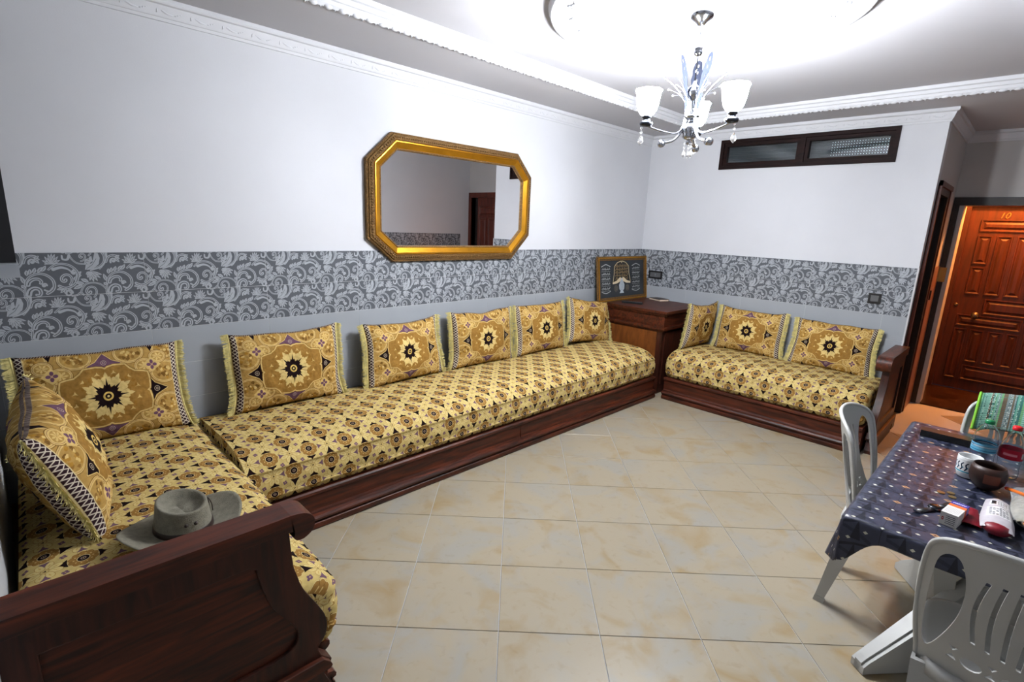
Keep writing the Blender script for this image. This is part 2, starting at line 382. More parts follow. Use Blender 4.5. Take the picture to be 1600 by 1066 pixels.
for k in range(8):
    a = 2*PI*k/8+PI/2; P += [(CX+r*math.cos(a+t), CY+r*math.sin(a+t)) for r, t in ((.043, -.36), (.060, -.20), (.053, -.11), (.068, -.045), (.090 if k % 2 == 0 else .080, 0), (.068, .045), (.053, .11), (.060, .20))]
ck.poly(P, BK)
ck.disc(CX, CY, .022, (226, 190, 104)); ck.disc(CX, CY, .0135, BK); ck.disc(CX, CY, .0055, (240, 214, 140))
for sx in (-1, 1):
    ck.disc(CX+sx*.222, CY, .0135, (214, 196, 170), r2=.0112); ck.disc(CX+sx*.222, CY, .0055, (214, 196, 170), r2=.0035)
    for sy in (-1, 1):        # purple four-petal flowers on pale diamonds
        fx, fy = CX+sx*.212, CY+sy*.125
        ck.poly([(fx-.042, fy), (fx, fy+.036), (fx+.042, fy), (fx, fy-.036)], G2, .002)
        for a in (0, PI/2, PI, 1.5*PI): ck.disc(fx+.0145*math.cos(a), fy+.0145*math.sin(a), .0105, (110, 76, 96), ry=.0082, rot=a)
        ck.disc(fx, fy, .005, (200, 160, 130))
for sx in (0, 1):             # woven braid at both ends
    x0 = .003 if sx == 0 else .661; ck.poly([(x0, 0), (x0+.036, 0), (x0+.036, .46), (x0, .46)], (216, 198, 152))
    ck.poly([(x0+.0035, 0), (x0+.0325, 0), (x0+.0325, .46), (x0+.0035, .46)], (50, 32, 38))
    y = -.02
    while y < .46:
        ck.line([(x0+.005, y), (x0+.031, y+.020)], .0019, (216, 204, 186)); ck.line([(x0+.031, y), (x0+.005, y+.020)], .0019, (216, 204, 186)); y += .020
ck.line([(.03, .456), (.67, .456)], .003, (60, 40, 44))
for k in range(60): ck.line([(.03+k*.0107, .453), (.036+k*.0107, .459)], .0009, (222, 208, 190))
M_cushion = printed('cushion_brocade', ck, rough=0.85, spec=0.08, bump=0.25, rep=False, tint=0.14, wrinkle=0.9, wscale=9)

# vinyl tablecloth: cell 0.17 x 0.13
TB = (60, 63, 82)
ct = Canvas(512, 400, 0.163, 0.127, TB)
D1, D2 = (20, 25, 40), (40, 46, 64)
for k in (0, 1):              # long dark zigzag spikes between the lines of diamonds
    x = k*.0815
    ct.poly([(x+.006, .020), (x+.030, .062), (x+.044, .110), (x+.056, .110), (x+.040, .056), (x+.020, .020)], D2)
    ct.poly([(x+.056, .110), (x+.075, .060), (x+.0815, .024), (x+.088, .024), (x+.082, .064), (x+.066, .112)], D1)
    ct.poly([(x+.012, .050), (x+.0815, .064), (x+.012, .080)], D1)
ct.line([(0, .0), (.163, .0)], .0008, (26, 28, 40))
def dia(x, y, a, b, c): ct.poly([(x-a, y), (x, y+b), (x+a, y), (x, y-b)], c)
ct.poly([(.0, .030), (.006, .006), (.016, 0), (.006, -.006), (0, -.030), (-.006, -.006), (-.016, 0), (-.006, .006)], (20, 24, 38))
dia(0, 0, .0052, .0062, (236, 236, 222)); dia(.0815, 0, .0105, .0145, (190, 150, 108)); dia(.0815, 0, .0045, .0062, (96, 50, 40))
for x, y in ((.046, .040), (.093, .085), (.1275, .040), (.0115, .085)): dia(x, y, .0058, .0076, (214, 214, 194))
M_cloth = printed('vinyl_cloth', ct, rough=0.32, bump=0.1, nscale=80, tint=0.05, spec=0.5, wrinkle=0.25, wscale=6)

# woven towel stripes
cw = Canvas(512, 128, 0.30, 0.08, (88, 150, 130))
x = 0.0; TC = [(120, 176, 120), (78, 148, 136), (140, 190, 168), (60, 116, 108), (140, 150, 150), (112, 84, 64), (96, 170, 150), (78, 130, 120), (142, 196, 120), (130, 180, 160)]
while x < .30:
    wd = random.uniform(.003, .011); ct_ = random.choice(TC); cw.poly([(x, -.01), (x+wd, -.01), (x+wd, .09), (x, .09)], ct_); x += wd
for _ in range(26):
    x = random.uniform(0, .3)
    for k in range(14): cw.disc(x, k*.0058, .0015, random.choice([(30, 50, 60), (240, 240, 230)]))
for k in range(20): cw.line([(0, k*.004), (.3, k*.004)], .0004, (70, 110, 100))
M_towel = printed('towel_weave', cw, rough=0.95, bump=0.6, nscale=250, tint=0.15)

# calligraphy picture: 0.95 x 0.48
cp = Canvas(760, 384, 0.86, 0.40, (44, 48, 52), wrap=False)
def scrawl(c, x0, x1, y, h, col, n=7, r=.0016):
    for k in range(n):
        x = x0+(x1-x0)*(k+.5)/n; d = (x1-x0)/n
        P = [(x-d*.6, y+random.uniform(-h, h)*.5), (x-d*.2, y-h*random.uniform(.2, .6)), (x+d*.2, y+h*random.uniform(-.2, .8)), (x+d*.6, y+random.uniform(-h, h)*.4)]
        c.line(P, r, col, smooth=4)
        if k % 2: c.line([(x, y), (x+d*.1, y+h)], r, col)
        if k % 3 == 0: c.disc(x, y-h*.9, r*1.3, col)
for x0, x1 in ((.035, .195), (.615, .775)):
    for k in range(5):
        y = .10+k*.052; cp.poly([(x0, y-.021), (x1, y-.021), (x1+.005, y), (x1, y+.021), (x0, y+.021), (x0-.005, y)], (30, 34, 38)); cp.line([(x0, y-.0235), (x1, y-.0235)], .0014, (170, 174, 172)); scrawl(cp, x0+.006, x1-.006, y, .016, (196, 200, 198), 8, .0019)
    cp.line([(x0, .335), (x0+.03, .345), ((x0+x1)/2, .358), (x1-.03, .345), (x1, .335)], .004, (180, 184, 182), smooth=4); cp.line([(x0, .07), (x0+.03, .06), ((x0+x1)/2, .05), (x1-.03, .06), (x1, .07)], .004, (180, 184, 182), smooth=4)
D = [(.245, .165), (.268, .26), (.275, .335), (.33, .375), (.40, .39), (.41, .372), (.42, .39), (.49, .375), (.545, .335), (.552, .26), (.58, .165)]
cp.poly(D, (34, 32, 30)); cp.line(D, .0045, (196, 180, 140))
for k in range(5): scrawl(cp, .29, .53, .20+k*.034, .022, (158, 132, 84), 10, .0022)
cp.poly([(.24, .16), (.31, .175), (.38, .215), (.41, .195), (.44, .215), (.51, .175), (.58, .16), (.58, .145), (.50, .15), (.44, .17), (.41, .16), (.38, .17), (.32, .15), (.24, .145)], (218, 200, 164), .002)
cp.poly([(.405, .205), (.36, .13), (.365, .085), (.39, .065), (.37, .04), (.45, .04), (.43, .065), (.455, .085), (.46, .13), (.415, .205)], (188, 198, 206), .002)
for k in range(9): cp.line([(.38, .07+k*.012), (.41, .078+k*.012), (.44, .07+k*.012)], .0012, (120, 130, 140), smooth=3)
for x in (.30, .52):
    cp.disc(x, .095, .038, (62, 60, 56)); cp.disc(x, .095, .034, (110, 104, 92), r2=.030)
    for k in range(4): scrawl(cp, x-.024, x+.024, .078+k*.012, .008, (120, 114, 100), 4, .0012)
M_art = printed('calligraphy_print', cp, rough=0.3, rep=False, tint=0.03, spec=0.5)

# carton print, 4 faces drawn in strips; and the bag label, bottle labels, cup band
cb = Canvas(256, 256, 1, 1, (232, 230, 226), wrap=False)
cb.poly([(0, .74), (1, .74), (1, 1), (0, 1)], (70, 62, 150)); cb.poly([(0, .58), (1, .58), (1, .76), (0, .76)], (236, 110, 48))
for k in range(6): cb.line([(.12+k*.13, .86), (.20+k*.13, .90)], .022, (222, 222, 240))
for k in range(6):
    for j in range(9): cb.line([(.12+j*.09, .10+k*.07), (.17+j*.09, .10+k*.07)], .008, (120, 118, 124))
M_carton = printed('carton_print', cb, rough=0.5, rep=False, tint=0.02)
ce = Canvas(256, 128, 1, .5, (214, 212, 206), wrap=False)
for k in range(5):
    for j in range(10): ce.line([(.35+j*.055, .10+k*.07), (.385+j*.055, .10+k*.07)], .012, (70, 70, 74))
ce.disc(.17, .25, .07, (170, 60, 50)); ce.disc(.17, .25, .03, (214, 212, 206))
M_cartonend = printed('carton_end_print', ce, rough=0.5, rep=False, tint=0.02)
cg = Canvas(256, 512, .5, 1, (206, 200, 206), wrap=False)
cg.poly([(.1, .62), (.42, .62), (.42, .80), (.1, .80)], (240, 240, 240)); cg.poly([(.13, .65), (.21, .65), (.21, .78), (.13, .78)], (40, 40, 44)); cg.poly([(.08, .30), (.44, .30), (.44, .56), (.08, .56)], (240, 240, 240))
for k in range(9):
    for j in range(6):
        if random.random() < .85: cg.line([(.12+j*.05, .33+k*.025), (.15+j*.05, .33+k*.025)], .006, (70, 70, 80))
for k in range(5):
    for j in range(4): cg.line([(.24+j*.045, .65+k*.03), (.265+j*.045, .65+k*.03)], .006, (70, 70, 80))
M_baglabel = printed('bag_print', cg, rough=0.25, rep=False, tint=0.05, spec=0.6)
cr = Canvas(512, 128, 1, .25, (172, 20, 44), wrap=False)
cr.poly([(.60, .06), (.68, .06), (.68, .19), (.60, .19)], (228, 224, 220))
for _ in range(40):
    x, y = random.uniform(.605, .67), random.uniform(.07, .18); cr.line([(x, y), (x+.004, y)], .003, (60, 50, 50))
for k in range(12): cr.line([(.10+k*.03, .10), (.115+k*.03, .16), (.125+k*.03, .10)], .006, (226, 150, 160))
M_redlabel = printed('red_label', cr, rough=0.3, rep=False, tint=0.02)
cl = Canvas(512, 128, 1, .25, (96, 168, 200), wrap=False)
cl.poly([(.0, .13), (1, .13), (1, .20), (0, .20)], (30, 62, 96))
for k in range(30): cl.line([(.02+k*.033, .14), (.03+k*.033, .19), (.04+k*.033, .15)], .006, (206, 226, 236))
cl.line([(0, .05), (1, .05)], .012, (40, 110, 150))
M_bluelabel = printed('blue_label', cl, rough=0.3, rep=False, tint=0.02)
cq = Canvas(512, 128, 1, .25, (236, 238, 238), wrap=False)
for k in range(16):
    x = .03+k*.062; cq.line([(x, .05), (x+.02, .09), (x+.005, .15), (x+.03, .19)], .009, (30, 40, 60), smooth=3); cq.disc(x+.03, .1, .012, (60, 110, 140))
cq.line([(0, .02), (1, .02)], .012, (90, 170, 190))
M_cupband = printed('cup_print', cq, rough=0.25, rep=False, tint=0.02)

# ------------------------------------------------------------------ plain materials
M_wall = mat('wall_paint', rgb(214, 216, 222), 0.65, var=0.02, scale=3, bump=0.03, bscale=140)
M_hallwall = mat('wall_paint_shaded', rgb(200, 197, 196), 0.7, var=0.03, scale=3, bump=0.03, bscale=140)  # wall paint darkened: the hall's shadow and lens vignetting put into the colour
M_ceil = mat('ceiling_plaster', rgb(202, 202, 208), 0.8, var=0.02, scale=2)
M_plaster = mat('white_moulding', rgb(216, 218, 224), 0.55, var=0.02, scale=8)
M_grout = mat('grout', rgb(196, 198, 202), 0.8)
M_tile = mat('grey_glazed_tile', rgb(162, 167, 173), 0.3, var=0.03, scale=5)
M_edge = mat('tile_edge_trim', rgb(205, 205, 208), 0.35)
M_browntile = mat('brown_marble_tile', rgb(170, 118, 92), 0.3, var=0.2, scale=9)
M_dark = mat('dark_stained_wood', rgb(36, 22, 18), 0.4, var=0.3, scale=12)
M_black = mat('black_plastic', rgb(22, 22, 24), 0.35, var=0.1, scale=30)
M_night = mat('night_glass', rgb(14, 16, 20), 0.05)
M_void = mat('unlit_black', rgb(20, 16, 14), 0.9)  # near-black colour stands in for the darkness of unlit spaces
M_redwood = wood('mahogany', rgb(42, 17, 8), rgb(100, 43, 20))
M_redwood_y = wood('mahogany_long', rgb(42, 17, 8), rgb(100, 43, 20), scale=(14, 1.5, 14))
M_winwood = wood('window_wood', rgb(20, 10, 10), rgb(40, 21, 19), scale=(14, 1.5, 14), rough=.6, spec=0.15)
M_redwood_z = wood('mahogany_upright_shaded', rgb(36, 15, 8), rgb(74, 32, 17), scale=(14, 14, 1.5))  # darker mahogany copy: shade on the near left arm put into the colour
M_cabpanel = wood('amber_veneer', rgb(98, 52, 18), rgb(132, 74, 28), scale=(2, 8, 2))
M_door10 = wood('orange_door_wood', rgb(56, 21, 10), rgb(84, 35, 17), rough=0.55, scale=(12, 12, 1.2), coat=0.0)
M_doorred = wood('brown_door_wood', rgb(76, 32, 24), rgb(110, 50, 36), scale=(12, 12, 1.2))
M_gold = mat('gilt', rgb(212, 150, 40), 0.28, 0.85, var=0.15, scale=12)
M_oldgold = mat('aged_gilt', rgb(138, 104, 60), 0.45, 0.6, var=0.5, scale=110, bump=1.0, bscale=160)
M_mirror = mat('mirror_glass', (0.95, 0.95, 0.96, 1), 0.0, 1.0)
M_chrome = mat('chrome', rgb(205, 208, 216), 0.12, 1.0)
M_leafmetal = mat('grey_leaf_metal', rgb(26, 30, 42), 0.6, 0.0, spec=0.1)
M_chrome2 = mat('dark_chrome', rgb(80, 84, 92), 0.2, 1.0)
M_crystal = mat('crystal', (1, 1, 1, 1), 0.02, trans=0.9, ior=1.5)
M_shade = mat('lit_glass_shade', (1, 1, 1, 1), 0.3, emit=(0.94, 0.965, 1.0, 1), estr=SHADE_EMIT)
M_fringe = mat('fringe_yarn', rgb(226, 212, 140), 0.8, var=0.25, scale=40)
M_white = mat('white_plastic', rgb(192, 193, 190), 0.32, var=0.02, scale=4, bump=0.02, bscale=220)
M_paper = mat('paper', rgb(226, 208, 184), 0.8)
M_cover = mat('book_cover', rgb(60, 50, 50), 0.5)
M_felt = mat('hat_canvas', rgb(132, 128, 112), 0.9, var=0.18, scale=60, bump=0.5, bscale=400)
M_band = mat('leather_band', rgb(44, 28, 22), 0.45)
M_brass = mat('brass', rgb(196, 160, 90), 0.3, 0.9)
M_pewter = mat('pewter', rgb(120, 110, 100), 0.35, 0.9)
M_glass = mat('window_glass', (0.75, 0.82, 0.85, 1), 0.03, trans=1.0, ior=1.45)
M_pet = mat('clear_plastic', (0.93, 0.97, 1.0, 1), 0.04, trans=1.0, ior=1.2)
M_green = mat('green_cap', rgb(14, 120, 70), 0.35)
M_redcap = mat('red_cap', rgb(206, 22, 30), 0.35)
M_clay = mat('brown_clay', rgb(50, 26, 18), 0.45, var=0.5, scale=18)
M_claylight = mat('light_clay', rgb(112, 60, 42), 0.5)
M_cup = mat('white_ceramic', rgb(226, 228, 228), 0.2)
M_crimson = mat('crimson_wrapper', rgb(130, 16, 34), 0.4, var=0.2, scale=40)
M_orange = mat('orange_clip', rgb(224, 110, 30), 0.4)
M_bread = mat('pale_bread', rgb(214, 208, 184), 0.85, var=0.3, scale=30, bump=0.4, bscale=50)
M_clear = mat('clear_bag', (0.95, 0.95, 0.97, 1), 0.12, trans=0.85, ior=1.1)
M_coin = mat('coin_metal', rgb(190, 160, 100), 0.35, 0.9)
M_lime = mat('lime_hem', rgb(132, 200, 60), 0.9)
M_shutter = mat('shutter_slat', rgb(64, 74, 80), 0.5)
M_dots = mat('light_through_holes', rgb(200, 220, 220), 0.5, emit=(0.8, 0.95, 1, 1), estr=1.0)
M_cream = mat('grey_switch', rgb(92, 93, 96), 0.4)
# marble-look floor tile: cool grey centre clouds and warm ochre veins, different on every tile
def floor_mat(name, base, warm, cool, rough):
    m = mat(name, base, rough, spec=0.45); nt = m.node_tree; N = nt.nodes; L = nt.links; b = N['Principled BSDF']
    tc = N.new('ShaderNodeTexCoord'); oi = N.new('ShaderNodeObjectInfo'); ad = N.new('ShaderNodeVectorMath'); ad.operation = 'ADD'
    sc = N.new('ShaderNodeVectorMath'); sc.operation = 'SCALE'; sc.inputs['Scale'].default_value = 37.0
    cx = N.new('ShaderNodeCombineXYZ'); L.new(oi.outputs['Random'], cx.inputs[0]); L.new(oi.outputs['Random'], cx.inputs[1]); L.new(cx.outputs[0], sc.inputs[0])
    L.new(tc.outputs['Object'], ad.inputs[0]); L.new(sc.outputs[0], ad.inputs[1])
    def nz(s, d, dist):
        n = N.new('ShaderNodeTexNoise'); n.inputs['Scale'].default_value = s; n.inputs['Detail'].default_value = d; n.inputs['Distortion'].default_value = dist; L.new(ad.outputs[0], n.inputs['Vector']); return n
    a, c, e = nz(4.5, 7, 0.8), nz(3.2, 6, 1.2), nz(24, 4, 0.5)
    def ramp(n, p0, p1):
        r = N.new('ShaderNodeMapRange'); r.inputs['From Min'].default_value = p0; r.inputs['From Max'].default_value = p1; L.new(n.outputs['Fac'], r.inputs[0]); return r
    m1 = N.new('ShaderNodeMix'); m1.data_type = 'RGBA'; m1.inputs['A'].default_value = base; m1.inputs['B'].default_value = warm; L.new(ramp(a, .50, .72).outputs[0], m1.inputs['Factor'])
    m2 = N.new('ShaderNodeMix'); m2.data_type = 'RGBA'; m2.inputs['B'].default_value = cool; L.new(m1.outputs['Result'], m2.inputs['A']); L.new(ramp(c, .48, .66).outputs[0], m2.inputs['Factor'])
    m3 = N.new('ShaderNodeMix'); m3.data_type = 'RGBA'; m3.blend_type = 'MULTIPLY'; m3.inputs['B'].default_value = (0.9, 0.86, 0.8, 1); L.new(m2.outputs['Result'], m3.inputs['A']); L.new(ramp(e, .58, .75).outputs[0], m3.inputs['Factor'])
    L.new(m3.outputs['Result'], b.inputs['Base Color']); return m
M_floortile = floor_mat('cream_marble_tile', rgb(170, 158, 136), rgb(160, 138, 100), rgb(162, 157, 146), 0.32)
M_landing = floor_mat('brown_marble', rgb(56, 33, 22), rgb(34, 20, 14), rgb(84, 56, 40), 0.25)

# ------------------------------------------------------------------ the room shell
XL, YF, XE = -5.50, -4.70, 1.24
YB = -2.603                       # where the right wall ends and the hall begins
ZT, ZR, ZC, ZS, ZI = 1.423, 0.206, 2.652, 2.652, 2.725
XR, YR = -6.30, -2.05          # the left wall steps back beside the photographer
floor = box('floor', XR-.1, XE, YF-.1, .1, -.06, -.0035, M_grout); tag(floor, kind='structure')
def clip(poly, x0, x1, y0, y1):
    def cut(P, f):
        out = []
        for a, b in zip(P, P[1:]+P[:1]):
            fa, fb = f(a), f(b)
            if fa >= 0: out.append(a)
            if (fa >= 0) != (fb >= 0): t = fa/(fa-fb); out.append((a[0]+(b[0]-a[0])*t, a[1]+(b[1]-a[1])*t))
        return out
    for f in (lambda p: p[0]-x0, lambda p: x1-p[0], lambda p: p[1]-y0, lambda p: y1-p[1]):
        poly = cut(poly, f)
        if len(poly) < 3: return []
    return poly
TS, GAP = .42, .0016
def tile_bm(poly, z0, z1):
    bm = bmesh.new(); prism(bm, poly, 'z', z0, z1); bmesh.ops.dissolve_limit(bm, angle_limit=.01, verts=bm.verts[:], edges=bm.edges[:])
    es = [e for e in bm.edges if all(abs(v.co.z-z1) < 1e-6 for v in e.verts)]
    bmesh.ops.bevel(bm, geom=es, offset=.0012, segments=1, affect='EDGES'); return bm
full = [(GAP, GAP), (TS-GAP, GAP), (TS-GAP, TS-GAP), (GAP, TS-GAP)]
proto = None
ra, rb = (.70711, -.70711), (.70711, .70711)
for i in range(-12, 17):
    for j in range(-13, 16):
        P0 = (-4.1046+TS*(i*ra[0]+j*rb[0]), -2.0035+TS*(i*ra[1]+j*rb[1]))
        quad = [(P0[0]+a*ra[0]+b*rb[0], P0[1]+a*ra[1]+b*rb[1]) for a, b in full]
        hall = max(q[1] for q in quad) < YB
        cp_ = clip(quad, XR if max(q[1] for q in quad) < YR else XL, XE if hall else 0.0, YF, 0.0)
        if len(cp_) < 3: continue
        area = abs(sum(a[0]*b[1]-b[0]*a[1] for a, b in zip(cp_, cp_[1:]+cp_[:1])))/2
        if area < .002: continue
        if all(q[1] > -.74 for q in cp_) or all(q[0] < -4.75 and q[1] > -1.75 for q in cp_) or all(q[0] > -.72 and q[1] > -2.5 for q in cp_): continue
        if area > .1735:
            if proto is None: proto = bm_obj('tile', tile_bm(full, -.008, 0), M_floortile, floor); o = proto
            else: o = inst(proto, 'tile', (0,0,0), floor)
            o.location = (P0[0], P0[1], 0); o.rotation_euler = (0, 0, -PI/4)
        else:
            c = (sum(q[0] for q in cp_)/len(cp_), sum(q[1] for q in cp_)/len(cp_))
            bm_obj('tile', tile_bm([(q[0]-c[0], q[1]-c[1]) for q in cp_], -.008, 0), M_floortile, floor).location = (c[0], c[1], 0)
if True:   # small triangle of hall floor between the wall's end and the first full row
    pass

def wall_mesh(name, boxes, m, kind='structure'):
    bm = bmesh.new()
    for b in boxes: bx(bm, *b)
    return tag(bm_obj(name, bm, m), kind=kind)
wall_back = wall_mesh('wall_back', [(XL-.12, .12, 0, .12, 0, 3.0)], M_wall)
WY0, WY1, WZ0, WZ1 = -2.300, -.808, 2.272, 2.556
wall_right = wall_mesh('wall_right', [(0, .12, YB, 0, 0, WZ0), (0, .12, YB, 0, WZ1, 3.0), (0, .12, YB, WY0, WZ0, WZ1), (0, .12, WY1, 0, WZ0, WZ1)], M_wall)
wall_left = wall_mesh('wall_left', [(XL-.12, XL, YR, 0, 0, 3.0), (XR-.12, XR, YF-.1, YR+.12, 0, 3.0), (XR, XL-.12, YR, YR+.12, 0, 3.0)], M_wall)
wall_front = wall_mesh('wall_front', [(XR, XE+.16, YF-.12, YF, 0, 3.0)], M_wall)
HX0, HX1 = .20, .70               # doorway in the side wall of the hall
wall_hall = wall_mesh('wall_hall', [(.12, HX0, YB, YB+.12, 0, 3.0), (HX1, XE+.16, YB, YB+.12, 0, 3.0), (HX0, HX1, YB, YB+.12, 2.04, 3.0)], M_hallwall)
EY0, EY1, FY0, FY1 = -2.69, -3.56, -3.86, -4.62
wall_entrance = wall_mesh('wall_entrance', [(XE, XE+.16, YB, EY0, 0, 3.0), (XE, XE+.16, FY0, EY1, 0, 3.0), (XE, XE+.16, EY1, EY0, 2.0, 3.0), (XE, XE+.16, YF, FY1, 0, 3.0), (XE, XE+.16, FY1, FY0, 2.12, 3.0)], M_hallwall)
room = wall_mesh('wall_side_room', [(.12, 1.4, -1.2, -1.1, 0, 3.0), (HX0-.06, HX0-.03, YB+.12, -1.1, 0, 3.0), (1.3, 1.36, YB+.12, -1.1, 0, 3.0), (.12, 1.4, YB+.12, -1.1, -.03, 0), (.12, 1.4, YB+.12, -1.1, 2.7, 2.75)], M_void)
# landing outside the entrance
tag(box('floor_landing', XE, 2.3, -4.0, -2.5, -.06, .0, M_landing), kind='structure')
wall_mesh('wall_landing', [(XE+.16, 2.42, -2.62, -2.50, 0, 2.7), (XE+.16, 2.42, -4.1, -4.0, 0, 2.7), (2.36, 2.48, -4.0, -2.62, 0, 2.7)], M_hallwall)
tag(box('ceiling_landing', XE+.16, 2.5, -4.1, -2.5, 2.6, 2.7, M_ceil), kind='structure')

# ceiling: lower border with a raised rectangle inside
TX0, TX1, TY0, TY1 = -4.96, -.455, -3.08, -.60
ceiling = wall_mesh('ceiling', [(XR-.1, XE+.2, TY1, .1, ZS, ZS+.06), (XR-.1, XE+.2, -3.35, TY0, ZS, ZS+.06), (XR-.1, XE+.2, YF-.1, -3.35, 2.95, 3.01), (XR-.1, XE+.2, -3.35, -3.33, ZS+.06, 3.0), (XR-.1, TX0, TY0, TY1, ZS, ZS+.06), (TX1, XE+.2, TY0, TY1, ZS, ZS+.06), (TX0-.05, TX1+.05, TY0-.05, TY1+.05, ZI, ZI+.06)], M_ceil)

def sweep(name, path, prof, m, closed=True, parent=None):
    n = len(path); V = []; F = []; k = len(prof)
    for i in range(n):
        p = Vector(path[i]); a = Vector(path[(i-1) % n]); b = Vector(path[(i+1) % n])
        d0 = (p-a).normalized() if (closed or i > 0) else (b-p).normalized(); d1 = (b-p).normalized() if (closed or i < n-1) else d0
        n0, n1 = Vector((d0.y, -d0.x)), Vector((d1.y, -d1.x)); mt = (n0+n1); mt = mt/(mt.dot(n0)) if mt.length > 1e-6 else n0
        for d, z in prof: V.append((p.x+mt.x*d, p.y+mt.y*d, z))
    for i in range(n if closed else n-1):
        j = (i+1) % n
        for q in range(k): F.append((i*k+q, i*k+(q+1) % k, j*k+(q+1) % k, j*k+q))
    if not closed: F += [tuple(range(k))[::-1], tuple((n-1)*k+q for q in range(k))]
    o = me_obj(name, V, F, m, parent)
    bm = bmesh.new(); bm.from_mesh(o.data); bmesh.ops.recalc_face_normals(bm, faces=bm.faces[:]); bm.to_mesh(o.data); bm.free(); return o
CP = [(0, 2.556), (.010, 2.556), (.013, 2.570), (.017, 2.573), (.020, 2.580), (.034, 2.622), (.046, 2.626), (.050, 2.634), (.050, ZS), (0, ZS)]
trim1 = tag(sweep('trim_1', [(XL, YR), (XL, 0), (0, 0), (0, YB), (XE, YB), (XE, -3.35)], CP, M_plaster, closed=False), kind='structure')
bm = bmesh.new()                   # one plaster swag: a tick, a festoon and a dotted tail
tube(bm, [(0, 0, .018), (.002, -.001, 0), (0, 0, -.016)], [.003, .0045, .002], 6)
tube(bm, [(.006, 0, .014), (.022, .0, -.002), (.045, .001, -.013), (.070, .001, -.016)], [.003, .005, .0055, .003], 6)
for k in range(6): sphere(bm, (.080+k*.011, 0, -.014+k*.0055), .0036, 6)
swag = bm_obj('swag', bm, M_plaster, trim1, smooth=True); swag.location = (-5.41, -.0262, 2.603); swag.scale = (1, .4, 1)
for k in range(1, 36): inst(swag, 'swag', (-5.41+k*.147, -.0262, 2.603), trim1, (0, 0, 0), (1, .4, 1))
for k in range(17): inst(swag, 'swag', (-.0262, -.12-k*.147, 2.603), trim1, (0, 0, -PI/2), (1, .4, 1))
TP = [(-.002, ZS-.008), (.010, ZS-.010), (.022, ZS+.004), (.026, ZS+.020), (.034, ZS+.024), (.040, ZS+.044), (.052, ZS+.050), (.056, ZI), (-.002, ZI)]
trim2 = tag(sweep('trim_2', [(TX0, TY1), (TX1, TY1), (TX1, TY0), (TX0, TY0)], TP, M_plaster), kind='structure')
bm = bmesh.new()                   # one egg of the egg-and-dart edge
lathe(bm, [(1e-5, -.026), (.010, -.021), (.015, -.006), (.015, .008), (.009, .021), (1e-5, .026)], 8, (0, 0, 0), cap=False)
bmesh.ops.rotate(bm, verts=bm.verts[:], matrix=Matrix.Rotation(PI/2, 3, 'Y'))
tube(bm, [(.036, .004, .008), (.037, 0, -.010), (.036, .003, -.018)], [.004, .006, .002], 6)
egg = bm_obj('egg', bm, M_plaster, trim2, smooth=True); egg.location = (-4.90, TY1-.006, ZS-.002)
for k in range(1, 59): inst(egg, 'egg', (-4.90+k*.0752, TY1-.006, ZS-.002), trim2)
for k in range(32): inst(egg, 'egg', (TX1-.006, TY1-.05-k*.0752, ZS-.002), trim2, (0, 0, -PI/2))
# round plaster ring with flowers round the chandelier
RCX, RCY, RR = -2.70, -1.86, .745
bm = bmesh.new(); n = 72
prof = [(-.035, 0), (-.030, -.010), (-.012, -.014), (0, -.030), (.014, -.030), (.020, -.010), (.026, 0)]
rings = [[bm.verts.new((RCX+(RR+d)*math.cos(2*PI*k/n), RCY+(RR+d)*math.sin(2*PI*k/n), ZI+z)) for d, z in prof] for k in range(n)]
for k in range(n):
    for q in range(len(prof)-1): bm.faces.new((rings[k][q], rings[k][q+1], rings[(k+1) % n][q+1], rings[(k+1) % n][q]))
ring = tag(bm_obj('trim_3', bm, M_plaster, smooth=True), kind='structure')
bm = bmesh.new()
for k in range(5):
    a = 2*PI*k/5; sphere(bm, (.014*math.cos(a), .014*math.sin(a), -.004), .010, 6, .7)
sphere(bm, (0, 0, -.010), .007, 6)
tube(bm, [(.02, 0, 0), (.045, .012, -.006), (.07, 0, -.003)], [.003, .006, .002], 6)
fl = bm_obj('flower', bm, M_plaster, ring, smooth=True)
for k in range(24):
    a = 2*PI*k/24; o = fl if k == 0 else inst(fl, 'flower', (0, 0, 0), ring)
    o.location = (RCX+(RR-.095)*math.cos(a), RCY+(RR-.095)*math.sin(a), ZI); o.rotation_euler = (0, 0, a+PI/2)
for k in range(12):
    a = 2*PI*k/12; inst(fl, 'flower', (RCX+.13*math.cos(a), RCY+.13*math.sin(a), ZI), ring, (0, 0, a+PI/2), (1.3, 1.3, 1))

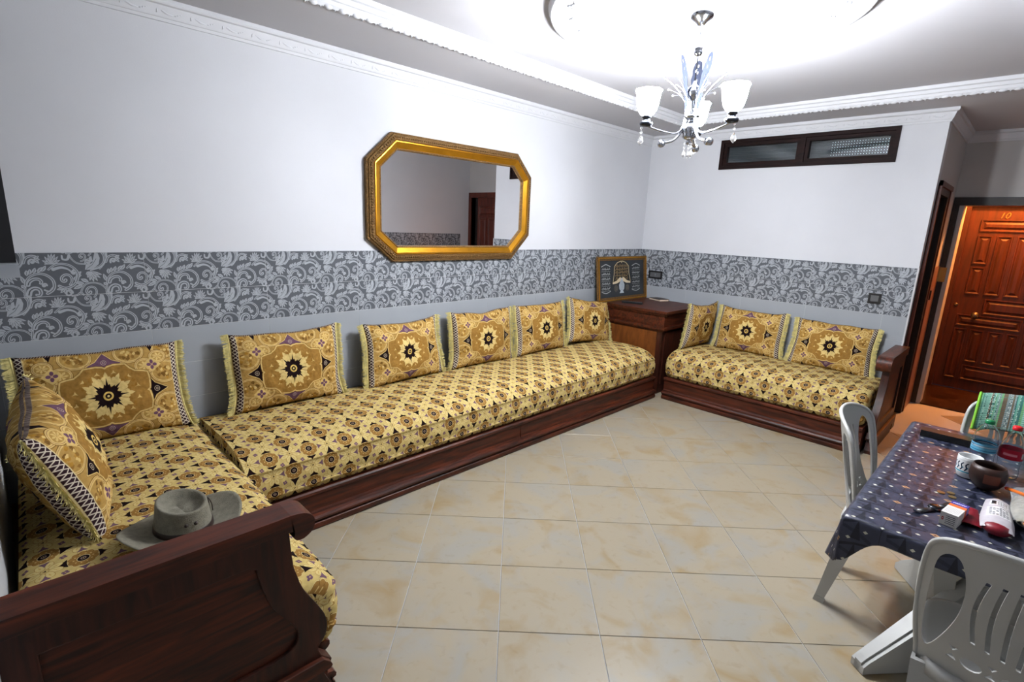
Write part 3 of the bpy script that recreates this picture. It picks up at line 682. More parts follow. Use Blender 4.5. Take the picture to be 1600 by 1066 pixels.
# wall tiles: two printed rows over plain grey rows
TW = .606
def tile_mesh(wd, ht, printed_, u0=0.0):
    g, t = .0009, .008
    bm = bmesh.new(); bx(bm, g, wd-g, -t, 0, g, ht-g)
    es = [e for e in bm.edges if all(abs(v.co.y+t) < 1e-6 for v in e.verts)]
    bmesh.ops.bevel(bm, geom=es, offset=.0005, segments=1, affect='EDGES')
    uvl = bm.loops.layers.uv.new('UVMap')
    for f in bm.faces:
        for l in f.loops: l[uvl].uv = ((u0+l.vert.co.x)/.303, (l.vert.co.z+(ZR-ht))/ZR)
    bmesh.ops.recalc_face_normals(bm, faces=bm.faces[:])
    me = bpy.data.meshes.new('tile'); bm.to_mesh(me); bm.free(); me.materials.append(M_damask if printed_ else M_tile); return me
TMC = {}
def wall_tiles(parent, org, rz, length, off, rows=7, skip=()):
    """tiles from s=0 to s=length along the wall; the first joint lies at s=off"""
    js = [0.0]+[off+k*TW for k in range(0, 14) if 0.002 < off+k*TW < length-.002]+[length]
    c, s = math.cos(rz), math.sin(rz)
    for r in range(rows):
        z1 = ZT-r*ZR; z0 = max(0.0, z1-ZR)
        for a, b in zip(js, js[1:]):
            if any(a >= q0-.01 and b <= q1+.01 for q0, q1 in skip): continue
            u0 = 0.0 if b-a > TW-.003 else (0 if a > 0 else TW-(b-a))
            key = (round(b-a, 3), round(z1-z0, 3), r < 2, round(u0, 3))
            if key not in TMC: TMC[key] = tile_mesh(b-a, z1-z0, r < 2, u0)
            o = bpy.data.objects.new('tile', TMC[key]); COL.objects.link(o); o.parent = parent
            o.location = (org[0]+a*c, org[1]+a*s, z0); o.rotation_euler = (0, 0, rz)
for nm, b in (('back', (XL, -.001, -.0068, 0)), ('right', (-.0068, 0, YB, 0)), ('left', (XL, XL+.0068, YR, 0))):
    box('grout', b[0], b[1], b[2], b[3], 0, ZT-.002, M_grout, {'back': wall_back, 'right': wall_right, 'left': wall_left}[nm])
wall_tiles(wall_back, (XL, 0), 0, -XL, -5.449-XL)
wall_tiles(wall_right, (0, 0), -PI/2, -YB, TW)
wall_tiles(wall_left, (XL, YR), PI/2, -YR, .232, rows=3)
wall_tiles(wall_front, (1.03, YF), PI, 1.03-XR, TW, rows=3)
tag(box('trim_4', -.012, .006, YB-.006, YB+.006, 0, ZT+.002, M_edge), kind='structure')
# brown marble tiles on the hall's side wall, beyond the doorway
g = None
for k in range(7):
    z0 = k*.202
    o = box('tile', .79, XE-.001, YB-.009, YB, z0+.001, min(z0+.201, 1.41), M_browntile, wall_hall, bevel=.001, seg=1)

# ------------------------------------------------------------------ windows and doors
win = empty('window_1', (0, 0, 0), kind='structure')
def frame_rect(name, axis, p0, p1, a0, a1, z0, z1, wd, m, parent, bevel=.004):
    """rectangular frame between a0..a1 and z0..z1; depth p0..p1 along axis"""
    bm = bmesh.new()
    for (u0, u1, w0, w1) in ((a0, a1, z0, z0+wd), (a0, a1, z1-wd, z1), (a0, a0+wd, z0+wd, z1-wd), (a1-wd, a1, z0+wd, z1-wd)):
        if axis == 'x': bx(bm, p0, p1, u0, u1, w0, w1)
        else: bx(bm, u0, u1, p0, p1, w0, w1)
    return bm_obj(name, bm, m, parent, bevel=bevel, seg=1)
frame_rect('frame', 'x', -.018, .07, WY0, WY1, WZ0, WZ1-.002, .032, M_winwood, win)
YM = -1.575
box('mullion', -.014, .06, YM-.020, YM+.020, WZ0+.032, WZ1-.034, M_winwood, win, bevel=.004)
for a, b in ((WY0+.034, YM-.022), (YM+.022, WY1-.034)):
    sh = frame_rect('sash', 'x', -.004, .05, a, b, WZ0+.034, WZ1-.036, .030, M_winwood, win)
    box('pane', .020, .024, a+.028, b-.028, WZ0+.062, WZ1-.064, M_glass, sh)
sl = empty('shutter', (0, 0, 0), parent=win)
for k in range(8):
    o = box('slat', .098, .110, WY0+.01, WY1-.01, WZ0+.004+k*.035, WZ0+.037+k*.035, M_shutter, sl, bevel=.004)
bm = bmesh.new()
for r in range(7):
    for k in range(22):
        y, z = WY0+.07+k*.021, WZ0+.072+r*.022
        lathe(bm, [(.0030, 0), (.0030, .004)], 6, (0, 0, 0));
        for v in bm.verts[-12:]: v.co = Vector((.0965+v.co.z*0.3, y+v.co.x, z+v.co.y))
o = bm_obj('perforation_glow', bm, M_dots, win); tag(o, kind='stuff')  # glowing discs before the slats stand in for light through holes
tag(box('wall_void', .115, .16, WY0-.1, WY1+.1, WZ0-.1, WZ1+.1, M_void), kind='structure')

# window on the left wall, only its corner in view
win2 = empty('window_2', (0, 0, 0), kind='structure')
box('sill', XL, -5.342, -1.25, -.06, 1.436, 1.474, M_tile, win2, bevel=.006)
frame_rect('frame', 'x', XL, -5.345, -1.20, -.09, 1.475, 2.50, .035, M_black, win2)
for a_, b_ in ((-1.163, -.127),): box('pane', XL+.02, XL+.03, a_, b_, 1.512, 2.463, M_night, win2)

# doorway in the hall's side wall
d1 = empty('door_1', (0, 0, 0), kind='structure')
bm = bmesh.new()
for b in ((.10, HX0+.012, YB-.010, YB+.12, 0, 2.04), (HX1-.012, .79, YB-.010, YB+.12, 0, 2.04), (.10, .79, YB-.010, YB+.12, 2.028, 2.11)): bx(bm, *b)
bm_obj('frame', bm, M_dark, d1, bevel=.005)
bm = bmesh.new()
for b in ((.085, .125, YB-.026, YB-.006, 0, 2.125), (.765, .800, YB-.018, YB-.006, 0, 2.125), (.085, .800, YB-.026, YB-.006, 2.085, 2.125)): bx(bm, *b)
bm_obj('casing', bm, M_doorred, d1, bevel=.004)
box('plinth', .08, HX0, YB-.036, YB-.010, 0, .13, M_dark, d1, bevel=.003)
# entrance doorway, open on to the landing
d2 = empty('door_2', (0, 0, 0), kind='structure')
bm = bmesh.new()
for b in ((XE-.022, XE+.03, EY0+.035, YB-.004, 0, 2.0), (XE-.022, XE+.03, EY1-.09, EY1, 0, 2.0), (XE-.022, XE+.03, EY1-.09, YB-.004, 1.99, 2.065)): bx(bm, *b)
bm_obj('frame', bm, M_dark, d2, bevel=.006)
bm = bmesh.new()
for b in ((XE+.03, XE+.18, EY0+.028, YB-.02, 0, 2.0), (XE+.03, XE+.18, EY1-.05, EY1, 0, 2.0), (XE+.03, XE+.18, EY1-.05, YB-.02, 1.99, 2.03)): bx(bm, *b)
bm_obj('lining', bm, M_doorred, d2)
box('threshold', XE-.005, XE+.17, EY1, EY0, -.01, .012, M_landing, d2, bevel=.003)
bm = bmesh.new(); bx(bm, XE-.026, XE-.020, -2.668, -2.612, 1.26, 1.40); bx(bm, XE-.034, XE-.024, -2.655, -2.632, 1.29, 1.36)
bm_obj('strike_plate', bm, M_brass, d2, bevel=.002)
tag(box('light_switch', .86, .90, YB-.022, YB-.009, 1.10, 1.19, M_black, bevel=.003), 'narrow black light switch on brown tiles between two hall doorways', 'switch')
# a panelled door: fields is a list of (a0, a1, z0, z1) along the leaf's width
def panel_door(name, axis_x, y0, y1, z1, fields, m, mdark, facing=-1, kind='structure'):
    t = empty(name, (0, 0, 0), kind=kind); s = facing
    box('leaf', min(axis_x, axis_x-s*.04), max(axis_x, axis_x-s*.04), min(y0, y1), max(y0, y1), 0.008, z1, m, t)
    d = -1 if y1 < y0 else 1
    for a0, a1, c0, c1 in fields:
        ya, yb = sorted((y0+d*a0, y0+d*a1)); bm = bmesh.new(); x0 = axis_x
        def q(off, ins): return [bm.verts.new((x0+s*off, yy, zz)) for yy, zz in ((ya+ins, c0+ins), (yb-ins, c0+ins), (yb-ins, c1-ins), (ya+ins, c1-ins))]
        L = [q(-.002, 0), q(.012, .003), q(.012, .012), q(.001, .022), q(.001, .030), q(.013, .050)]
        for A, B in zip(L, L[1:]):
            for k in range(4): bm.faces.new((A[k], A[(k+1) % 4], B[(k+1) % 4], B[k]))
        bm.faces.new(L[-1]); bm_obj('panel', bm, m, t)
    return t
F10 = [(.10, .80, 1.77, 1.90), (.10, .225, 1.42, 1.73), (.10, .225, 1.09, 1.39), (.255, .385, 1.09, 1.73), (.415, .545, 1.09, 1.73), (.575, .80, 1.42, 1.73), (.575, .80, 1.09, 1.39),
       (.28, .80, .88, 1.05), (.08, .62, .73, .86), (.08, .19, .12, .70), (.22, .34, .33, .70), (.37, .49, .33, .70), (.52, .62, .33, .70), (.65, .80, .33, .86), (.22, .80, .12, .29)]
d3 = panel_door('door_3', 2.30, -2.665, -3.56, 2.035, F10, M_door10, M_dark)
bm = bmesh.new()
for b in ((2.26, 2.36, -2.665, -2.622, 0, 2.09), (2.26, 2.36, -3.61, -3.56, 0, 2.09), (2.26, 2.36, -3.61, -2.622, 2.037, 2.09)): bx(bm, *b)
bm_obj('frame', bm, M_door10, d3, bevel=.006)
bm = bmesh.new(); lathe(bm, [(.036, 0), (.036, .008), (.022, .012), (.014, .03), (.028, .042), (.030, .056), (.018, .066), (1e-5, .068)], 20, cap=False)
bmesh.ops.rotate(bm, verts=bm.verts[:], matrix=Matrix.Rotation(-PI/2, 3, 'Y')); bmesh.ops.translate(bm, verts=bm.verts[:], vec=(2.30, -2.895, .86)); bm_obj('knob', bm, M_pewter, d3, smooth=True)
bm = bmesh.new(); lathe(bm, [(.018, 0), (.018, .006), (.008, .010), (1e-5, .010)], 16, cap=False)
bmesh.ops.rotate(bm, verts=bm.verts[:], matrix=Matrix.Rotation(-PI/2, 3, 'Y')); bmesh.ops.translate(bm, verts=bm.verts[:], vec=(2.30, -2.715, .96)); bm_obj('lock', bm, M_pewter, d3, smooth=True)
cu = bpy.data.curves.new('number', 'FONT'); cu.body = '10'; cu.size = .085; cu.extrude = .003; cu.align_x = 'CENTER'; cu.shear = .25
fo = bpy.data.objects.new('number', cu); COL.objects.link(fo); bpy.context.view_layer.update(); me = bpy.data.meshes.new_from_object(fo); bpy.data.objects.remove(fo)
me.materials.clear(); me.materials.append(M_brass); fo = bpy.data.objects.new('number', me); COL.objects.link(fo); fo.parent = d3
fo.matrix_world = Matrix.Translation((2.296, -2.94, 1.915)) @ Matrix(((0, 0, -1), (-1, 0, 0), (0, 1, 0))).to_4x4()
# second door of the entrance wall, seen in the mirror
F4 = [(.08, .68, 1.78, 1.95), (.08, .36, 1.10, 1.74), (.40, .68, 1.10, 1.74), (.08, .36, .25, 1.02), (.40, .68, .25, 1.02)]
d4 = panel_door('door_4', XE+.02, -3.87, -4.46, 2.11, [(.07, .54, 1.78, 1.95), (.07, .28, 1.10, 1.74), (.33, .54, 1.10, 1.74), (.07, .28, .25, 1.02), (.33, .54, .25, 1.02)], M_doorred, M_dark)
bm = bmesh.new()
for b in ((XE-.02, XE+.16, FY0, FY0+.075, 0, 2.12), (XE-.02, XE+.16, FY1-.07, FY1, 0, 2.12), (XE-.02, XE+.16, FY1-.07, FY0+.075, 2.11, 2.20)): bx(bm, *b)
bm_obj('frame', bm, M_doorred, d4, bevel=.006)
box('dark_gap_board', XE+.10, XE+.14, -4.62, -4.46, 0.01, 2.11, M_void, d4)  # near-black board stands in for the shade inside the ajar door
bm = bmesh.new(); tube(bm, [(XE+.02, -4.40, 1.0), (XE-.035, -4.40, 1.0), (XE-.035, -4.30, 1.0)], .010, 8); lathe(bm, [(.024, 0), (.024, .01)], 12, (XE+.0, -4.40, 1.0)); bm_obj('handle', bm, M_brass, d4, smooth=True)

# sockets and switches
def wall_plate(name, y0, y1, z0, z1, label, cat, mods, group=None):
    t = empty(name, (-.008, (y0+y1)/2, z0), label=label, cat=cat)
    cy, h = (y0+y1)/2, z1-z0
    o = frame_rect('frame', 'x', -.010, 0, y0-cy, y1-cy, 0, h, .017, M_black, t, bevel=.002)
    for a, b in mods: box('module', -.008, 0, a-cy, b-cy, .018, h-.018, M_cream, t, bevel=.002)
    return t
wall_plate('wall_socket', -2.392, -2.298, 1.098, 1.186, 'square black-framed switch with grey insert on the damask tiles above the right sofa', 'switch', [(-2.374, -2.316)])
wall_plate('wall_socket', -.300, -.130, 1.098, 1.186, 'double black-framed socket half hidden behind the calligraphy picture', 'socket', [(-.282, -.218), (-.208, -.148)])

# ------------------------------------------------------------------ mirror
mir = empty('wall_mirror', (-2.765, 0, 1.785), label='octagonal wall mirror in a wide gilded frame above the long sofa', cat='mirror')
OCT = [(-.60, .44), (.625, .44), (.80, .262), (.80, -.235), (.590, -.44), (-.60, -.44), (-.80, -.275), (-.80, .248)]
def inset(P, d):
    n = len(P); out = []
    for i in range(n):
        p, a, b = Vector(P[i]), Vector(P[i-1]), Vector(P[(i+1) % n])
        d0, d1 = (p-a).normalized(), (b-p).normalized(); n0, n1 = Vector((d0.y, -d0.x)), Vector((d1.y, -d1.x)); mt = n0+n1; mt = mt/mt.dot(n0); out.append(tuple(p+mt*d))
    return out
def ring_sweep(name, P, prof, m, parent, bumps=None):
    n = len(P); k = len(prof); V = []; F = []
    for d, y in prof:
        V += [(q[0], y, q[1]) for q in inset(P, d)]
    for a in range(k-1):
        for i in range(n): F.append((a*n+i, a*n+(i+1) % n, (a+1)*n+(i+1) % n, (a+1)*n+i))
    return me_obj(name, V, F, m, parent)
ring_sweep('outer_frame', OCT, [(0, -.005), (0, -.030), (.006, -.036), (.012, -.034), (.016, -.044), (.048, -.056), (.052, -.050)], M_oldgold, mir)
ring_sweep('gilt_band', OCT, [(.052, -.050), (.056, -.056), (.062, -.056), (.066, -.048), (.100, -.034)], M_gold, mir)
ring_sweep('inner_bead', OCT, [(.100, -.034), (.104, -.038), (.110, -.036), (.114, -.026), (.116, -.018)], M_oldgold, mir)
bm = bmesh.new()                   # carved beads along the outer band
P = inset(OCT, .032)
for i in range(8):
    a, b = Vector(P[i]), Vector(P[(i+1) % 8]); L = (b-a).length; k = int(L/.018)
    for q in range(k):
        p = a+(b-a)*((q+.5)/k); sphere(bm, (p.x, -.051, p.y), .0075, 6, .9)
tag(bm_obj('carving', bm, M_oldgold, mir, smooth=True), kind='stuff')
P = inset(OCT, .112); me_obj('glass', [(q[0], -.020, q[1]) for q in P], [tuple(range(8))], M_mirror, mir)

# ------------------------------------------------------------------ chandelier
CHX, CHY = -2.690, -1.862
ch = empty('chandelier', (CHX, CHY, ZI), label='chrome chandelier with three lit tulip glass shades and crystal drops', cat='chandelier')
bm = bmesh.new(); lathe(bm, [(1e-5, -.062), (.018, -.060), (.030, -.045), (.055, -.030), (.062, -.012), (.062, 0)], 24, cap=False); bm_obj('canopy', bm, M_chrome, ch, smooth=True)
bm = bmesh.new(); lathe(bm, [(.004, -.33), (.004, -.06)], 8)
lathe(bm, [(1e-5, -.205), (.016, -.200), (.024, -.185), (.020, -.172), (.026, -.165), (.012, -.150), (1e-5, -.148)], 14, cap=False)
bm_obj('rod', bm, M_chrome, ch, smooth=True)
bm = bmesh.new()
lathe(bm, [(1e-5, -.635), (.012, -.632), (.016, -.618), (.010, -.610), (.026, -.604), (.036, -.595), (.034, -.585), (.040, -.575), (.043, -.555), (.040, -.535), (.028, -.526), (.016, -.515), (.020, -.508), (.040, -.500), (.042, -.490), (.014, -.483), (.009, -.47), (.009, -.42), (.014, -.41), (.030, -.395), (.036, -.375), (.030, -.352), (.012, -.338), (.006, -.32)], 24, cap=False)
bm_obj('column', bm, M_chrome, ch, smooth=True)
fz = math.atan2(-3.285+1.862, -5.378+2.69)   # towards the photographer
def crystal(parent, x, y, z, s=1.0):
    bm = bmesh.new()
    tube(bm, [(x, y, z), (x, y, z-.075*s)], .0008, 5)
    for q, r in ((.016, .0055), (.034, .0065)): sphere(bm, (x, y, z-q*s), r*s, 6)
    lathe(bm, [(1e-5, -.092*s), (.014*s, -.075*s), (.009*s, -.060*s), (1e-5, -.045*s)], 6, (x, y, z), cap=False)
    return bm_obj('crystal_drop', bm, M_crystal, parent)
for k in range(3):
    a = fz+PI/3+k*2*PI/3-.13; c, s = math.cos(a), math.sin(a)
    def R(r, z): return (r*c, r*s, z)
    bm = bmesh.new()
    tube(bm, spline([R(.030, -.46), R(.040, -.545), R(.075, -.580), R(.14, -.575), R(.205, -.560), R(.235, -.548)], 5), .0052, 8)
    arm = bm_obj('arm', bm, M_chrome, ch, smooth=True)
    bm = bmesh.new(); lathe(bm, [(1e-5, -.556), (.030, -.552), (.034, -.540), (.030, -.532), (.018, -.528), (.017, -.516), (.024, -.512), (.022, -.500), (.014, -.495)], 20, (R(.24, 0)[0], R(.24, 0)[1], 0), cap=False)
    bm_obj('cup', bm, M_chrome2, arm, smooth=True)
    bm = bmesh.new(); X, Y, _ = R(.24, 0)
    ruf = lambda A, z: 1+.06*math.cos(7*A)*max(0, (z+.43)/.06)
    lathe(bm, [(.022, -.502), (.034, -.494), (.047, -.474), (.055, -.446), (.059, -.414), (.061, -.394), (.067, -.378), (.065, -.378), (.058, -.394), (.056, -.414), (.051, -.446), (.043, -.474), (.030, -.490), (.018, -.496)], 24, (X, Y, 0), cap=False, fn=ruf)
    bm_obj('glass_shade', bm, M_shade, arm, smooth=True)
    crystal(arm, *R(.262, -.545), 1.15)
    b2 = a+.0; c2, s2 = math.cos(b2), math.sin(b2)     # scroll between the arms
    def Q(r, z, A=b2): return (r*math.cos(A), r*math.sin(A), z)
    b3 = b2-.16; bm = bmesh.new(); tube(bm, spline([Q(.034, -.36, b3), Q(.030, -.44, b3), Q(.036, -.545, b3), Q(.075, -.610, b3), Q(.135, -.628, b3)], 5), [.004]*1+[.0065]*20, 8, flat=1.6)
    tube(bm, [Q(.142, -.632, b3-.10), Q(.142, -.632, b3+.10)], .019, 14)
    bm_obj('scroll', bm, M_chrome, ch, smooth=True)
    crystal(ch, *Q(.020, -.615), .95)
    # flat pierced leaf rising beside the column
    H = [[(.009*math.cos(t*PI/5)+0, z+.009*math.sin(t*PI/5)) for t in range(10)] for z in (-.250+.02, -.285+.02, -.325+.02)]
    out = [(1.35*p_[0], p_[1]) for p_ in [(-.006, -.50), (.004, -.50), (.010, -.42), (.016, -.34), (.022, -.30), (.018, -.275), (.020, -.25), (.014, -.215), (0, -.198), (-.012, -.210), (-.016, -.25), (-.020, -.28), (-.018, -.33), (-.014, -.40)]]
    bm = panel2d([(p[0]+0, p[1]) for p in out], [[(p[0]*.55, p[1]) for p in h] for h in H], cuts_y=[-.46, -.42, -.38, -.35, -.32, -.29, -.26, -.23])
    def leaf(u, v):
        t = (v+.50)/.30; r = .032+.052*t*t; return (r*c2-u*s2, r*s2+u*c2, v)
    thicken(bm, leaf, (c2*.002, s2*.002, 0), 1.0); bm_obj('pierced_leaf', bm, M_leafmetal, ch)
    bm = bmesh.new()
    for e, (r1, z1) in enumerate(((.150, -.300), (.130, -.355), (.105, -.385))):
        for sg in (-1, 1):
            A = b2+sg*.42; tube(bm, spline([Q(.030, -.47, A), Q(.040, -.42, A), Q(r1*.6, (z1-.40)/2, A), Q(r1, z1, A)], 4), .0016, 6)
            sphere(bm, Q(r1, z1, A), .0038, 6, 1.6)
    bm_obj('sprig', bm, M_chrome, ch, smooth=True)

# ------------------------------------------------------------------ sofas
def turn(bm, loc, rz):
    bmesh.ops.transform(bm, matrix=Matrix.Translation(loc) @ Matrix.Rotation(rz, 4, 'Z'), verts=bm.verts[:])
def bench(sofa, loc, rz, L, m, front=.84):
    """base along local x from 0 to L, depth along local -y"""
    t = empty('base', loc, rz, parent=sofa)
    e = front
    P = [(-.01, .0), (-e+.012, .0), (-e+.004, .012), (-e+.004, .036), (-e+.018, .046), (-e+.018, .050), (-e, .056), (-e-.002, .068), (-e+.006, .080), (-e+.022, .084), (-.01, .084)]
    bm = bmesh.new(); prism(bm, P, 'x', 0, L); bm_obj('plinth', bm, m, t)
    P = [(-.01, .0845), (-e+.030, .0845), (-e+.036, .10), (-e+.034, .185), (-e+.024, .192), (-e+.018, .200), (-e+.018, .214), (-e+.028, .221), (-.01, .221)]
    bm = bmesh.new(); prism(bm, P, 'x', 0, L); bm_obj('front_board', bm, m, t)
    return t
G_SOFA = 'carved wooden sofa frames round the room'
sofa_long = empty('sofa', (0, 0, 0), label='long red-brown wooden sofa base under the mirror, without arms', cat='sofa', group=G_SOFA)
sofa_right = empty('sofa', (0, 0, 0), label='short red-brown wooden sofa base under the transom window, with one arm beside the hall', cat='sofa', group=G_SOFA)
sofa_left = empty('sofa', (0, 0, 0), label='dark wooden sofa frame with the big carved arm in the near left corner', cat='sofa', group=G_SOFA)
bench(sofa_long, (-4.712, 0, 0), 0, 1.945, M_redwood)
bench(sofa_long, (-2.765, 0, 0), 0, 1.90, M_redwood)
bench(sofa_right, (0, -.885, 0), -PI/2, 1.690, M_redwood)
bench(sofa_left, (XL, -1.81, 0), PI/2, 1.80, M_redwood, front=.785)

def mattress(loc, rz, L, label, seed, dz=0.0, r0=True, r1=True, depth=.815):
    PR = [(.015, .223), (.012, .30), (.012, .40), (.018, .452), (.04, .468), (.10, .476), (.20, .484), (.32, .490), (.44, .494), (.54, .494), (.62, .490), (.68, .482), (.73, .470), (.765, .456), (.790, .440), (.806, .424), (.812, .416), (.819, .413), (.820, .406), (.815, .400), (.822, .375), (.827, .345), (.828, .32), (.824, .295), (.816, .275), (.822, .271), (.821, .262), (.812, .257), (.806, .240), (.790, .226), (.76, .2215), (.40, .2215)]
    k = len(PR); n = int(L/.03)+1; V = []; UV = []
    arc = [0]
    for a, b in zip(PR, PR[1:]): arc.append(arc[-1]+math.hypot(a[0]-b[0], a[1]-b[1]))
    xs = []
    for i in range(n+1): xs.append(L*i/n)
    for x in [L*.0+q for q in (.004, .012)]: xs += [x, L-x]
    xs = sorted(set(xs))
    for x in xs:
        e = 0.0
        if r0: e = max(e, 1-min(1, x/.05))
        if r1: e = max(e, 1-min(1, (L-x)/.05))
        sh = .045*(1-math.sqrt(max(0, 1-e*e)))
        for (d, z) in PR:
            w_ = .5+.5*math.tanh((d-.1)*8)
            nz = mnoise.noise((x*2.1+seed*7, d*2.5, z*3)); n2 = mnoise.noise((x*7+seed*3, d*6, z*9))
            dd = d-(sh if d > .3 else 0)+(.008*nz+.004*n2 if d > .7 else 0)
            zz = z-(sh*.8 if z > .35 else -sh*.4)+(.007*nz+.003*n2+dz if z > .30 else 0)
            V.append((x, -dd*depth/.815, zz))
    F = []; uv = []
    def add(f, ids):
        F.append(f)
        for (i, q) in ids: uv.append(((xs[i])/.2+seed*.37, arc[q]/.2))
    for i in range(len(xs)-1):
        for q in range(k-1):
            add((i*k+q, (i+1)*k+q, (i+1)*k+q+1, i*k+q+1), ((i, q), (i+1, q), (i+1, q+1), (i, q+1)))
    V0 = len(V)
    for end, i in ((0, 0), (1, len(xs)-1)):      # end caps as fans of quads towards the middle
        ring_ = [i*k+q for q in range(k)]
        cz = [(V[r][1]) for r in ring_]
        c = len(V); x = V[i*k][0]+(-.012 if end == 0 else .012)
        V.append((x, -.42, .35))
        for q in range(k-1):
            f = (ring_[q], ring_[q+1], c) if end == 0 else (ring_[q+1], ring_[q], c)
            F.append(f)
            for r in f: uv.append((V[r][1]/.2+.1, V[r][2]/.2))
    # swap winding so that normals point outwards
    o = me_obj('mattress', V, F, M_brocade, None, uv, smooth=True); o.location = loc; o.rotation_euler = (0, 0, rz)
    bm = bmesh.new(); bm.from_mesh(o.data); bmesh.ops.recalc_face_normals(bm, faces=bm.faces[:]); bm.to_mesh(o.data); bm.free()
    tag(o, label, 'mattress', 'gold brocade sofa mattresses'); return o
mattress((-4.672, 0, 0), 0, 3.797, 'long gold brocade mattress on the sofa under the mirror', 1, r0=False)
mattress((0, -.875, 0), -PI/2, 1.69, 'short gold brocade mattress on the right sofa under the transom window', 2)
mattress((XL, -1.805, 0), PI/2-.026, 1.795, 'gold brocade mattress on the left sofa, under the felt hat', 3, dz=.012, depth=.800)

def armrest(x0, sx, y0, sofa, d0=0.0, s0=0.0):
    """arm with a scrolled rail; depth grows from x0 in direction sx; the outer face lies at y0"""
    t = empty('arm', (x0, y0, 0), parent=sofa)
    def g_(p):
        d, z = p
        if not s0 or z <= 0: return (sx*d, z)
        return (sx*(d-(.012 if d > .3 else 0)), z+.074-.044*(z/.66) if z < .66 else .690+(z-.66)*(.086/.114))
    f = lambda P: [g_(p) for p in P]
    out = [(d0, .0), (.735, .0)] + [tuple(p) for p in spline([(.742, .03), (.728, .065), (.716, .10)], 3)] + [(.745, .112), (.750, .128), (.716, .166), (.708, .190)] + [tuple(p) for p in spline([(.706, .205), (.730, .235), (.740, .275), (.733, .325), (.705, .385), (.672, .455), (.650, .530), (.640, .600), (.636, .700)], 4)] + [(d0, .70)]
    rec = [(.06, .615), (.520, .615)] + [tuple(p) for p in spline([(.540, .600), (.548, .540), (.572, .450), (.612, .375), (.642, .315), (.640, .270), (.612, .245), (.570, .236)], 4)] + [(.06, .236)]
    bm = panel2d(f(out), [f(rec)]); thicken(bm, lambda u, v: (u, -.004, v), (0, .048, 0), 1.0); bm_obj('side_panel', bm, M_redwood_z, t, bevel=.004, seg=2)
    rec2 = [((p[0]-.33)*1.02+.33, (p[1]-.42)*1.02+.42) for p in rec]; bm = bmesh.new(); prism(bm, f(rec2), 'y', .010, .034); bm_obj('recessed_panel', bm, M_redwood, t)
    rail = [(d0, .705), (d0, .770), (.60, .772)] + [tuple(p) for p in spline([(.640, .774), (.680, .766), (.705, .742), (.711, .708), (.700, .676), (.678, .658), (.655, .658), (.645, .672)], 4)] + [(.650, .692), (.644, .702), (.62, .705)]
    bm = bmesh.new(); prism(bm, f(rail), 'y', -.016, .082); bmesh.ops.dissolve_limit(bm, angle_limit=.01, verts=bm.verts[:], edges=bm.edges[:]); bm_obj('scrolled_rail', bm, M_redwood, t, bevel=.008, seg=3)
    mo = [(d0, .108), (.736, .108), (.746, .118), (.740, .134), (.716, .160), (d0, .160)]
    bm = bmesh.new(); prism(bm, f(mo), 'y', -.022, .050); bm_obj('moulding', bm, M_redwood, t, bevel=.003)
    return t
armrest(-5.49, 1, -1.862, sofa_left, d0=-.010, s0=1)
armrest(0, -1, -2.640, sofa_right)

